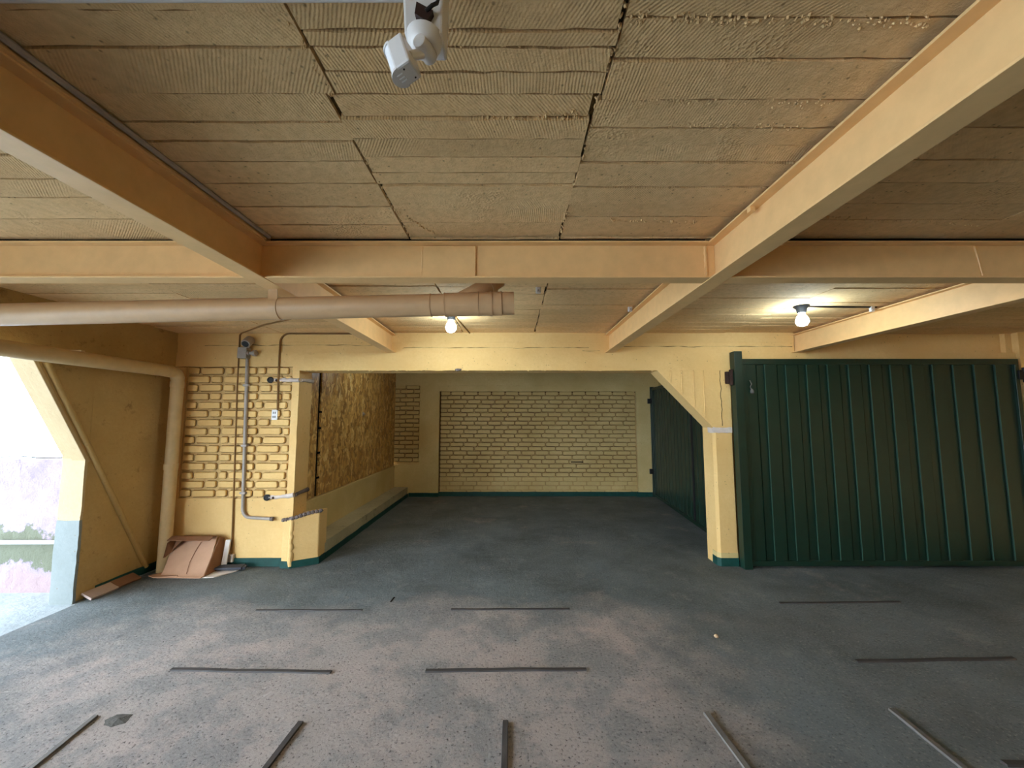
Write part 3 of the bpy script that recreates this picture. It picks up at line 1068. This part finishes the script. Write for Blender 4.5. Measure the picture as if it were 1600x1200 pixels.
def slat_mesh(per, depth, name, z0, z1, frac=0.57):
    """one folded sheet strip in its own x (0..per), proud part first, facing -y"""
    prof = [(0, 0), (0.002, -depth), (frac * per, -depth), (frac * per + 0.002, depth * 0.7), (frac * per + 0.016, depth * 0.7), (frac * per + 0.018, 0), (per, 0)]
    k = len(prof)
    vs = [(x, y, z0) for x, y in prof] + [(x, y, z1) for x, y in prof] + [(x, y + 0.003, z0) for x, y in prof] + [(x, y + 0.003, z1) for x, y in prof]
    fs = [(i, i + 1, k + i + 1, k + i) for i in range(k - 1)] + [(2 * k + i, 3 * k + i, 3 * k + i + 1, 2 * k + i + 1) for i in range(k - 1)]
    fs += [(i, 2 * k + i, 2 * k + i + 1, i + 1) for i in range(k - 1)] + [(k + i, k + i + 1, 3 * k + i + 1, 3 * k + i) for i in range(k - 1)]
    fs += [(0, k, 3 * k, 2 * k), (k - 1, 3 * k - 1 - 0, 4 * k - 1, 2 * k - 1)]
    fs[-1] = (k - 1, 3 * k - 1, 4 * k - 1, 2 * k - 1)
    me = bpy.data.meshes.new(name)
    me.from_pydata(vs, [], fs)
    me.update()
    me.materials.append(M['green_gate'])
    # pale bead on the fold, painting the light its edge catches
    b = len(vs)
    return me


sm = slat_mesh(per, 0.016, 'slat', 0.072, 2.138)
edge = MB().box(-0.0028, 0.0028, -0.0185, -0.012, 0.075, 2.135)
em = bpy.data.meshes.new('fold')
em.from_pydata(edge.v, [], edge.f)
em.update()
em.materials.append(M['green_edge_lit'])
for i in range(13):
    x = gx0 + 0.028 + i * per
    o = put(sm, 'slat', G, (x, gy + 0.022, 0))
    e = bpy.data.objects.new('fold', em)
    COL.objects.link(e)
    e.parent = o
m = MB()
m.tube([(gx0 + 0.075, gy - 0.012, 1.96), (gx0 + 0.09, gy - 0.018, 1.92), (gx0 + 0.075, gy - 0.014, 1.89), (gx0 + 0.088, gy - 0.016, 1.86)], 0.006, 8)
m.lathe((gx0 + 0.09, gy - 0.018, 1.815), (0, 0, 1), [(0, 0.008), (0.01, 0.02), (0.035, 0.018), (0.055, 0.007)], 12)
m.build('latch', 'rubble', G, smooth=True)
m = MB()
m.box(2.335, 2.396, FW - 0.035, FW - 0.004, 1.93, 2.06)
m.tube([(2.385, 4.235, 1.91), (2.385, 4.235, 2.08)], 0.022, 10)
m.build('hinge', 'rust', G, bevel=0.004)
for z in (2.02, 1.18, 0.62):
    m = MB()
    m.box(5.47, 5.575, gy - 0.02, gy + 0.02, z - 0.05, z + 0.05)
    m.tube([(5.535, gy - 0.015, z - 0.08), (5.535, gy - 0.015, z + 0.08)], 0.02, 10)
    m.build('hinge', 'black', G, bevel=0.003)

# ------------------------------------------------------------------ green gate inside the recess
A = Vector((2.545, 4.62, 0))
B = Vector((2.825, 7.93, 0))
dv = (B - A).normalized()
ang = math.atan2(dv.y, dv.x)
G2 = thing('gate', 'dark green ribbed metal gate standing open along the right side of the recess', 'gate', A)
Ln = (B - A).length
nx = Vector((dv.y, -dv.x, 0))     # away from the recess


def g2box(t0, t1, n0, n1, z0, z1, name, mat='green_gate'):
    c = A + dv * ((t0 + t1) / 2) + nx * ((n0 + n1) / 2) + Vector((0, 0, (z0 + z1) / 2))
    return MB().obox(c, (dv, nx, (0, 0, 1)), ((t1 - t0) / 2, (n1 - n0) / 2, (z1 - z0) / 2)).build(name, mat, G2, bevel=0.003)


g2box(0, Ln, 0.0, 0.04, 2.11, 2.165, 'top_rail')
g2box(0, Ln, 0.0, 0.04, 0.02, 0.07, 'bottom_rail')
g2box(0, 0.05, -0.002, 0.04, 0.07, 2.11, 'stile')
g2box(Ln - 0.05, Ln, -0.002, 0.04, 0.07, 2.11, 'stile')
g2box(Ln, Ln + 0.045, -0.02, 0.05, 0.0, 2.19, 'post')
g2box(1.22, 1.235, -0.004, 0.03, 0.07, 2.11, 'meeting_stile', 'black')
cnt = 20
p2 = (Ln - 0.02) / cnt
s2 = slat_mesh(p2, 0.007, 'slat', 0.065, 2.112, 0.6)
for i in range(cnt):
    pos = A + dv * (Ln - 0.01 - i * p2) + nx * 0.022
    o = bpy.data.objects.new('slat', s2)
    COL.objects.link(o)
    o.parent = G2
    o.location = pos - A
    o.rotation_euler = (0, 0, ang + math.pi)
for z in (1.9, 0.5):
    c = B + Vector((-0.035, 0.0, z))
    m = MB()
    m.box(c.x - 0.045, c.x + 0.04, c.y - 0.025, c.y + 0.02, z - 0.05, z + 0.05)
    m.build('hinge', 'black', G2, bevel=0.004)

# ------------------------------------------------------------------ ceiling lamps


def lamp(x, y, label, glow='bulb'):
    o = thing('ceiling_lamp', label, 'lamp', (x, y, CZ), 'bare bulbs on the ceiling')
    MB().lathe((x, y, CZ), (0, 0, -1), [(0, 0.062), (0.012, 0.060), (0.03, 0.040), (0.06, 0.034), (0.066, 0.028)], 20).build('lamp_holder', 'black', o, smooth=True)
    MB().lathe((x, y, CZ - 0.06), (0, 0, -1), [(0, 0.020), (0.02, 0.024), (0.045, 0.040), (0.07, 0.048), (0.09, 0.046), (0.108, 0.034), (0.117, 0.016), (0.12, 0.003)], 20).build('bulb', glow, o, smooth=True)
    return o


lamp(-0.55, 3.47, 'lit bare bulb in a black holder just below the capped end of the drain pipe')
lamp(2.437, 3.23, 'lit bare bulb in a black holder right of the long beam, above the green gate')
lamp(-1.5, 5.9, 'lit bare bulb on the recess ceiling, out of sight behind the lintel', 'bulb_dim')
o = MB().tube([(2.49, 3.23, CZ - 0.008), (2.8, 3.24, CZ - 0.012), (XC - 0.05, 3.25, CZ - 0.008)], 0.008, 8).build('cable', 'black', loc=(2.8, 3.24, CZ))
tag(o, 'black cable from the right bulb holder to the short beam', 'cable')
o = MB().tube([(-0.53, 3.53, CZ - 0.006), (-0.50, 3.9, CZ - 0.009), (-0.47, FW, CZ - 0.006)], 0.007, 8).build('cable', 'cable', loc=(-0.5, 3.9, CZ))
tag(o, 'thin cable from the left bulb holder back to the wall above the recess', 'cable')
for (x, y, lab) in ((3.05, 3.25, 'small white cable clip on the ceiling by the short right beam'), (0.19, 2.76, 'small white clip on the ceiling behind the cross beam'), (1.0, 3.25, 'small metal clip on the ceiling by the right long beam')):
    m = MB().box(x - 0.018, x + 0.018, y - 0.012, y + 0.012, CZ - 0.05, CZ + 0.002)
    o = m.build('cable_clip', 'white_plastic', loc=(x, y, CZ), bevel=0.006)
    MB().lathe((x, y - 0.01, CZ - 0.03), (0, -1, 0), [(0, 0.006), (0.006, 0.006), (0.008, 0.003)], 8).build('screw', 'galv', o)
    tag(o, lab, 'clip')

# ------------------------------------------------------------------ motion sensor hanging in front
ms = thing('motion_sensor', 'white motion sensor hanging from the ceiling on a swivel arm', 'sensor', (-0.17, 0.68, 2.3))
Lx, Mx, Nx = Vector((-0.89, 0.337, -0.308)), Vector((0.306, -0.059, -0.95)), Vector((0.339, 0.94, 0.05))
hc = Vector((-0.198, 0.665, 2.207))
MB().obox(hc, (Lx, Mx, Nx), (0.0165, 0.031, 0.021)).build('sensor_head', 'white_plastic', ms, bevel=0.004)
# convex lens on the left face
m = MB()
vs, fs = [], []
nn = 12
for s in (-1, 1):
    for i in range(nn + 1):
        t = -math.pi / 2 + math.pi * i / nn
        vs.append(hc + Lx * (0.013 + 0.0175 * math.cos(t)) + Nx * (0.019 * math.sin(t)) + Mx * (0.027 * s))
k = nn + 1
fs += [(i, i + 1, k + i + 1, k + i) for i in range(nn)] + [tuple(range(k))[::-1], tuple(range(k, 2 * k)), (0, k, 2 * k - 1, nn)]
m.add(vs, fs)
m.build('lens', 'lens', ms, smooth=True)
# end caps of the lens and vent slots on the lower face
for s in (-1, 1):
    vs = []
    for dz in (0.0265, 0.031):
        for i in range(nn + 1):
            t = -math.pi / 2 + math.pi * i / nn
            vs.append(hc + Lx * (0.012 + 0.021 * math.cos(t)) + Nx * (0.021 * math.sin(t)) + Mx * (dz * s))
    MB().add(vs, [(i, i + 1, k + i + 1, k + i) for i in range(nn)] + [tuple(range(k))[::-1], tuple(range(k, 2 * k)), (0, k, 2 * k - 1, nn)]).build('lens_cap', 'white_plastic', ms, smooth=True)
for i in range(3):
    c = hc + Mx * 0.0312 + Lx * 0.014 + Nx * (-0.008 + 0.007 * i)
    MB().obox(c, (Lx, Nx, Mx), (0.006, 0.0011, 0.0007)).build('vent', 'lens', ms)
for a_, b_ in ((0.002, -0.012), (-0.006, 0.013)):
    MB().lathe(hc + Mx * 0.031 + Lx * a_ + Nx * b_, Mx, [(0, 0.0018), (0.0006, 0.0018)], 8).build('screw', 'black', ms)
jc = Vector((-0.171, 0.657, 2.240))
MB().tube([hc + Nx * 0.0 - Lx * 0.012, jc + Nx * 0.03], 0.008, 10).build('arm', 'white_plastic', ms, smooth=True)
ax2 = Nx.normalized()
MB().lathe(jc, ax2, [(0, 0.010), (0.002, 0.0125), (0.018, 0.0135), (0.020, 0.0145), (0.042, 0.0145), (0.045, 0.012)], 20).build('knuckle', 'white_plastic', ms, smooth=True)
MB().lathe((-0.168, 0.69, 2.245), (0.02, 0, 1), [(0, 0.012), (0.006, 0.024), (0.016, 0.031), (0.034, 0.034)], 24).build('collar', 'white_plastic', ms, smooth=True)
m = MB()
base = [(-0.216, 0.672), (-0.128, 0.672), (-0.128, 0.745), (-0.216, 0.745)]
low_ = [(-0.203, 0.676), (-0.131, 0.676), (-0.131, 0.735), (-0.203, 0.735)]
vs = [(x, y, 2.272) for x, y in low_] + [(x, y, 2.498) for x, y in base]
m.add(vs, [(3, 2, 1, 0), (4, 5, 6, 7), (0, 1, 5, 4), (1, 2, 6, 5), (2, 3, 7, 6), (3, 0, 4, 7)])
m.build('housing', 'white_plastic', ms, bevel=0.005)
m = MB()
m.add([(-0.181, 0.664, 2.300), (-0.158, 0.664, 2.284), (-0.147, 0.664, 2.306), (-0.178, 0.664, 2.324),
       (-0.181, 0.676, 2.300), (-0.158, 0.676, 2.284), (-0.147, 0.676, 2.306), (-0.178, 0.676, 2.324)],
      [(0, 1, 2, 3), (7, 6, 5, 4), (0, 4, 5, 1), (1, 5, 6, 2), (2, 6, 7, 3), (3, 7, 4, 0)])
m.build('sticker', 'label', ms)
MB().tube([(-0.160, 0.664, 2.304), (-0.148, 0.660, 2.311), (-0.139, 0.662, 2.318), (-0.135, 0.666, 2.345), (-0.136, 0.675, 2.40)], 0.0035, 8).build('cord', 'black', ms, smooth=True)
o = MB().tube([(-1.27, 0.795, CZ - 0.012), (-0.22, 0.795, CZ - 0.010)], 0.011, 10).build('conduit', 'white_plastic', loc=(-0.8, 0.8, CZ), smooth=True)
tag(o, 'pale straight conduit across the ceiling above the left beam and sensor', 'conduit')

# ------------------------------------------------------------------ things fixed on the brick pier
yc = FW - 0.012
sc = thing('security_camera', 'small grey camera with a round dark lens on a box above the conduit', 'camera', (-2.92, yc, 2.25))
MB().box(-2.985, -2.885, FW - 0.075, FW + 0.002, 2.205, 2.325).build('junction_box', 'galv', sc, bevel=0.006)
MB().lathe((-2.885, FW - 0.045, 2.262), (1, 0, 0), [(0, 0.026), (0.018, 0.028), (0.022, 0.018), (0.05, 0.018), (0.055, 0.032), (0.085, 0.036), (0.09, 0.030)], 14).build('swivel', 'galv', sc, smooth=True)
cd = Vector((0.10, -0.8, -0.55)).normalized()
cc = Vector((-2.885, FW - 0.02, 2.415))
MB().lathe(cc, cd, [(0, 0.044), (0.004, 0.048), (0.10, 0.048), (0.115, 0.044), (0.118, 0.036), (0.112, 0.034)], 20).build('barrel', 'galv', sc, smooth=True)
MB().lathe(cc + cd * 0.1125, cd, [(0, 0.034), (0.002, 0.034), (0.004, 0.020)], 16).build('lens', 'black', sc, smooth=True)
MB().tube([(-2.89, FW - 0.04, 2.32), (-2.885, FW - 0.05, 2.38)], 0.016, 10).build('bracket', 'galv', sc)
cdt = thing('conduit', 'grey metal conduit down the brick pier, bent right at its foot', 'conduit', (-2.88, yc, 1.3))
yy = FW - 0.022
p = [(-2.905, yy, 2.21), (-2.858, yy, 0.60)]
for i in range(1, 7):
    t = i / 6 * math.pi / 2
    p.append((-2.858 + 0.08 * (1 - math.cos(t)), yy, 0.60 - 0.095 * math.sin(t)))
p += [(-2.56, yy, 0.492)]
MB().tube(p, 0.0165, 12).build('tube', 'galv', cdt, smooth=True)
MB().lathe((-2.56, yy, 0.492), (1, 0, -0.05), [(0, 0.0165), (0.002, 0.022), (0.03, 0.022), (0.032, 0.012)], 12).build('open_end', 'broken', cdt, smooth=True)
for z in (1.9, 1.25, 0.75):
    MB().box(-2.905 + (2.21 - z) * 0.029 - 0.03, -2.905 + (2.21 - z) * 0.029 + 0.03, FW - 0.042, FW + 0.0, z, z + 0.022).build('saddle_clip', 'galv', cdt, bevel=0.003)
ca = thing('cable', 'painted cable running down the brick pier left of the conduit to the floor', 'cable', (-3.0, yc, 0.1))
MB().tube([(-2.10, 3.65, CZ - 0.008), (-2.5, 3.88, CZ - 0.011), (-2.98, FW - 0.03, CZ - 0.012), (-3.01, FW - 0.012, CZ - 0.03), (-3.005, FW - 0.010, 1.93), (-2.975, FW - 0.012, 0.9), (-2.955, FW - 0.012, 0.12)], 0.0085, 8).build('cord', 'cable', ca, smooth=True)
MB().box(-2.985, -2.925, FW - 0.035, FW + 0.0, 0.05, 0.13).build('connector', 'plaster', ca, bevel=0.006)
cb = thing('cable', 'painted cable bent along the top of the pier and down to the white outlet', 'cable', (-2.55, yc, 1.9))
p = [(-1.62, FW - 0.012, 2.485), (-2.46, FW - 0.012, 2.487)]
for i in range(1, 6):
    t = i / 5 * math.pi / 2
    p.append((-2.46 - 0.1 * math.sin(t), FW - 0.012, 2.487 - 0.1 * (1 - math.cos(t))))
p += [(-2.557, FW - 0.014, 2.0), (-2.548, FW - 0.014, 1.64)]
MB().tube(p, 0.0105, 8).build('cord', 'cable', cb, smooth=True)
ol = thing('outlet', 'white wall outlet plate on the painted bricks of the pier', 'outlet', (-2.578, yc, 1.55))
MB().box(-2.612, -2.548, FW - 0.014, FW + 0.004, 1.535, 1.645).build('plate', 'white_plastic', ol, bevel=0.003)
for z in (1.612, 1.568):
    for dx in (-0.012, 0.008):
        MB().box(-2.58 + dx - 0.004, -2.58 + dx + 0.004, FW - 0.016, FW - 0.012, z - 0.011, z + 0.011).build('socket', 'black', ol)


def pipe_chase(z, x0, x1, label, tilt):
    o = thing('pipe_stub', label, 'pipe', (x0, FW, z))
    m = MB()
    n = 9
    pts = [(x0 + 0.03 + (x1 - x0 - 0.03) * i / n, FW + 0.004, z + tilt * i / n + random.uniform(-0.004, 0.004)) for i in range(n + 1)]
    m.tube(pts, [0.024 + random.uniform(-0.004, 0.004) for _ in pts], 9)
    m.build('mortar_bed', 'plaster', o, smooth=True)
    m = MB().lathe((x0 + 0.012, FW - 0.022, z), (0.25, -1, 0.0), [(-0.02, 0.030), (0.004, 0.034), (0.006, 0.026), (0.0, 0.022)], 14)
    m.build('open_end', 'black', o)
    MB().lathe((x0 + 0.075, FW - 0.016, z - 0.004), (0, -1, 0), [(-0.01, 0.016), (0.004, 0.014), (0.006, 0.006)], 9).build('rust_spot', 'rust', o)
    m = MB()
    m.tube([(PX + 0.002, FW + 0.02, z + tilt), (PX + 0.004, 4.40, z + tilt + 0.01), (PX + 0.004, 4.55, z + tilt + 0.015)], [0.022, 0.018, 0.026], 9)
    m.build('side_bed', 'plaster' if z > 1 else 'broken', o, smooth=True)
    return o


pipe_chase(1.97, -2.65, PX, 'black open pipe end in a white mortar patch near the top of the pier', 0.0)
pipe_chase(0.712, -2.62, PX, 'black open pipe end in a white mortar patch at the foot of the bricks', 0.02)

# ------------------------------------------------------------------ cardboard and boards in the corner
cbx = thing('cardboard_box', 'flattened cardboard box leaning in the corner below the downpipe', 'box', (-3.28, 4.05, 0.0))


def sheet(prof, x0, x1, th, skew=0.0, nx_=6, wav=0.004):
    """prof: (y,z) line; swept along x, with a little warp"""
    vs, fs = [], []
    k = len(prof)
    for layer in (0, 1):
        for i in range(nx_ + 1):
            t = i / nx_
            x = x0 + (x1 - x0) * t
            for j, (y, z) in enumerate(prof):
                wv_ = wav * math.sin(t * 5 + j)
                vs.append((x + skew * z, y + wv_, z + (th if layer else 0) + abs(wv_) * 0.3))
    N = (nx_ + 1) * k
    for i in range(nx_):
        for j in range(k - 1):
            a_, b_, c_, d_ = i * k + j, (i + 1) * k + j, (i + 1) * k + j + 1, i * k + j + 1
            fs.append((N + a_, N + b_, N + c_, N + d_))
            fs.append((a_, d_, c_, b_))
    for i in range(nx_):
        for j in (0, k - 1):
            a_, b_ = i * k + j, (i + 1) * k + j
            fs.append((a_, b_, N + b_, N + a_) if j == 0 else (b_, a_, N + a_, N + b_))
    for j in range(k - 1):
        for i in (0, nx_):
            a_, b_ = i * k + j, i * k + j + 1
            fs.append((b_, a_, N + a_, N + b_) if i == 0 else (a_, b_, N + b_, N + a_))
    return MB().add(vs, fs)


sheet([(3.955, 0.004), (3.99, 0.010), (4.02, 0.035), (4.07, 0.11), (4.12, 0.20), (4.17, 0.285), (4.20, 0.325)], -3.45, -3.02, 0.006, -0.12).build('panel', 'cardboard', cbx, smooth=True)
sheet([(4.20, 0.33), (4.15, 0.338), (4.09, 0.315)], -3.46, -3.03, 0.005, -0.12).build('top_flap', 'cardboard_dark', cbx)
m = MB()
m.add([(-3.478, 4.20, 0.33), (-3.48, 4.08, 0.30), (-3.46, 4.02, 0.17), (-3.45, 4.10, 0.21), (-3.36, 4.10, 0.305), (-3.40, 4.2, 0.335)], [(0, 1, 2, 3), (0, 3, 4, 5)])
m.add([(-3.475, 4.206, 0.327), (-3.477, 4.086, 0.297), (-3.455, 4.027, 0.167), (-3.445, 4.106, 0.207), (-3.355, 4.106, 0.30), (-3.395, 4.206, 0.332)], [(3, 2, 1, 0), (5, 4, 3, 0)])
m.build('side_flap', 'cardboard_dark', cbx)
m = MB()
m.prism([(-3.56, 3.985), (-3.47, 3.94), (-3.27, 3.975), (-3.30, 4.04), (-3.50, 4.06)], 2, 0.012, 0.02)
m.build('bottom_flap', 'cardboard', cbx)
m = MB()
m.add([(-3.02, 3.98, 0.01), (-3.045, 4.20, 0.325), (-3.03, 4.24, 0.30), (-3.005, 4.20, 0.01), (-3.012, 3.985, 0.01), (-3.037, 4.205, 0.325), (-3.022, 4.245, 0.30), (-2.997, 4.205, 0.01)],
      [(3, 2, 1, 0), (4, 5, 6, 7), (0, 1, 5, 4), (1, 2, 6, 5), (2, 3, 7, 6), (3, 0, 4, 7)])
m.build('right_flap', 'cardboard_dark', cbx)
MB().tube([(-3.20, 3.998, 0.03), (-3.225, 4.06, 0.117), (-3.22, 4.115, 0.203), (-3.20, 4.16, 0.285)], 0.0025, 6).build('crease', 'cardboard_dark', cbx)

o = MB().obox((-2.985, 4.20, 0.145), ((0.5, 0.35, 0), (-0.3, 0.9, 0.55), (0.1, -0.45, 0.9)), (0.035, 0.006, 0.13))
o = MB()
o.add([(-2.992, 4.165, 0.004), (-2.955, 4.185, 0.004), (-2.955, 4.235, 0.285), (-2.994, 4.225, 0.285), (-2.990, 4.175, 0.004), (-2.951, 4.195, 0.004), (-2.951, 4.245, 0.285), (-2.992, 4.235, 0.285)],
      [(0, 1, 2, 3), (7, 6, 5, 4), (0, 4, 5, 1), (1, 5, 6, 2), (2, 6, 7, 3), (3, 7, 4, 0)])
o = o.build('panel_offcut', 'whiteboard', loc=(-2.98, 4.2, 0))
tag(o, 'narrow white panel leaning on the wall right of the cardboard box', 'panel')
o = MB().obox((-2.905, 4.155, 0.036), ((1, 0.10, 0), (-0.1, 1, 0.1), (0, -0.1, 1)), (0.150, 0.042, 0.011)).build('slab', 'slate', loc=(-2.9, 4.15, 0.02), bevel=0.004)
MB().obox((-2.76, 4.17, 0.030), ((1, 0.3, 0), (-0.3, 1, 0.1), (0, -0.1, 1)), (0.03, 0.03, 0.012)).build('broken_end', 'slate', o, bevel=0.005)
tag(o, 'dark slate slab lying on the white sheet by the front wall', 'slab')
m = MB()
m.prism([(-3.035, 3.965), (-2.915, 3.975), (-2.80, 4.13), (-2.80, 4.20), (-2.99, 4.19), (-3.045, 4.03)], 2, 0.001, 0.008)
o = m.build('sheet_offcut', 'whiteboard', loc=(-2.95, 4.05, 0))
tag(o, 'thin white sheet lying flat on the floor under the dark slab', 'sheet')


def leaning(y0, y1, w_, mat, name, label, cat, z_off=0.0):
    c = Vector((XL + 0.058, (y0 + y1) / 2, 0.030 + z_off))
    ax_ = (Vector((0.04, 1, 0)), Vector((-0.9, 0.04, 0.42)), Vector((0.42, 0, 0.9)))
    o = MB().obox(c, ax_, ((y1 - y0) / 2, w_, 0.010)).build(name, mat, loc=c, bevel=0.003)
    return tag(o, label, cat)


leaning(3.50, 3.73, 0.052, 'tile_pale', 'tile', 'pale pinkish tile propped along the left wall beside the grey column foot', 'tile')
leaning(3.735, 3.95, 0.052, 'tile_brown', 'tile', 'brown tile propped along the left wall behind the pale one', 'tile', 0.001)
# ------------------------------------------------------------------ strips set on the floor


def fstrip(a, b, w_, h_, mat, label):
    a, b = Vector((a[0], a[1], 0)), Vector((b[0], b[1], 0))
    d_ = (b - a)
    L = d_.length
    d_.normalize()
    s_ = Vector((-d_.y, d_.x, 0))
    n = 10
    vs, fs = [], []
    for i in range(n + 1):
        c = a + d_ * (L * i / n) + s_ * (noise.noise((i * 0.35, a.x * 3, a.y * 3)) * 0.006)
        for off, z in ((-w_, -0.004), (-w_ * 0.8, h_), (w_ * 0.8, h_), (w_, -0.004)):
            p_ = c + s_ * off
            vs.append((p_.x, p_.y, z + (random.uniform(-0.001, 0.001) if z > 0 else 0)))
    for i in range(n):
        for j in range(3):
            fs.append((i * 4 + j, (i + 1) * 4 + j, (i + 1) * 4 + j + 1, i * 4 + j + 1))
    fs += [(0, 1, 2, 3), (n * 4 + 3, n * 4 + 2, n * 4 + 1, n * 4)]
    fs = [q[::-1] for q in fs]
    o = MB().add(vs, fs).build('floor_strip', mat, loc=(a + b) / 2)
    tag(o, label, 'strip', 'dark strips set in the garage floor')


fstrip((-2.075, 3.323), (-1.214, 3.323), 0.011, 0.007, 'strip', 'dark floor strip at left in the far row, before the pier')
fstrip((-0.495, 3.334), (0.47, 3.345), 0.012, 0.007, 'strip', 'dark floor strip in the middle of the far row, before the recess')
fstrip((2.252, 3.445), (3.293, 3.469), 0.012, 0.007, 'strip', 'dark floor strip in the far row nearest the large green gate')
fstrip((-2.109, 2.571), (-1.107, 2.547), 0.015, 0.008, 'strip', 'dark crosswise floor strip at left in the middle row')
fstrip((-0.532, 2.559), (0.46, 2.571), 0.015, 0.008, 'strip', 'dark crosswise floor strip in the centre of the middle row')
fstrip((2.206, 2.655), (3.254, 2.682), 0.015, 0.008, 'strip', 'dark crosswise floor strip at right in the middle row')
fstrip((-2.17, 2.187), (-2.06, 1.2), 0.014, 0.010, 'strip_pale', 'lengthwise pale worn floor strip, leftmost at the bottom edge')
fstrip((-1.081, 2.148), (-1.13, 1.2), 0.016, 0.010, 'strip', 'lengthwise floor strip, second from the left at the bottom edge')
fstrip((-0.033, 2.152), (-0.035, 1.2), 0.016, 0.010, 'strip', 'lengthwise floor strip in the centre at the bottom edge')
fstrip((1.023, 2.21), (1.085, 1.2), 0.016, 0.010, 'strip_pale', 'lengthwise worn floor strip right of centre at the bottom edge')
fstrip((2.025, 2.237), (1.97, 1.2), 0.016, 0.010, 'strip_pale', 'lengthwise worn floor strip, rightmost at the bottom edge')
fstrip((2.213, 1.903), (3.2, 1.92), 0.016, 0.010, 'strip', 'dark crosswise floor strip in the bottom right corner')

m = MB().lathe((1.451, 2.932, 0.0), (0.2, 0.1, 1), [(-0.001, 0.010), (0.006, 0.016), (0.015, 0.014), (0.021, 0.005)], 8)
o = m.build('pebble', 'stone', loc=(1.451, 2.932, 0))
tag(o, 'single small tan pebble on the bare floor right of the worn area', 'stone')
m = MB()
vs = [(-2.035, 2.165, 0.010)]
for i in range(14):
    t = 2 * math.pi * i / 14
    rr = 1 + random.uniform(-0.15, 0.15)
    vs.append((-2.035 + 0.062 * math.cos(t) * rr, 2.165 + 0.045 * math.sin(t) * rr, 0.0005))
m.add(vs, [(0, i + 1, (i + 1) % 14 + 1) for i in range(14)])
m.build('filler_patch', 'rubble', floor)
m = MB()
m.prism([(-1.035, 3.47), (-1.022, 3.47), (-1.018, 3.56), (-1.03, 3.56)], 2, -0.001, 0.003)
m.build('oil_mark', 'gap', floor)
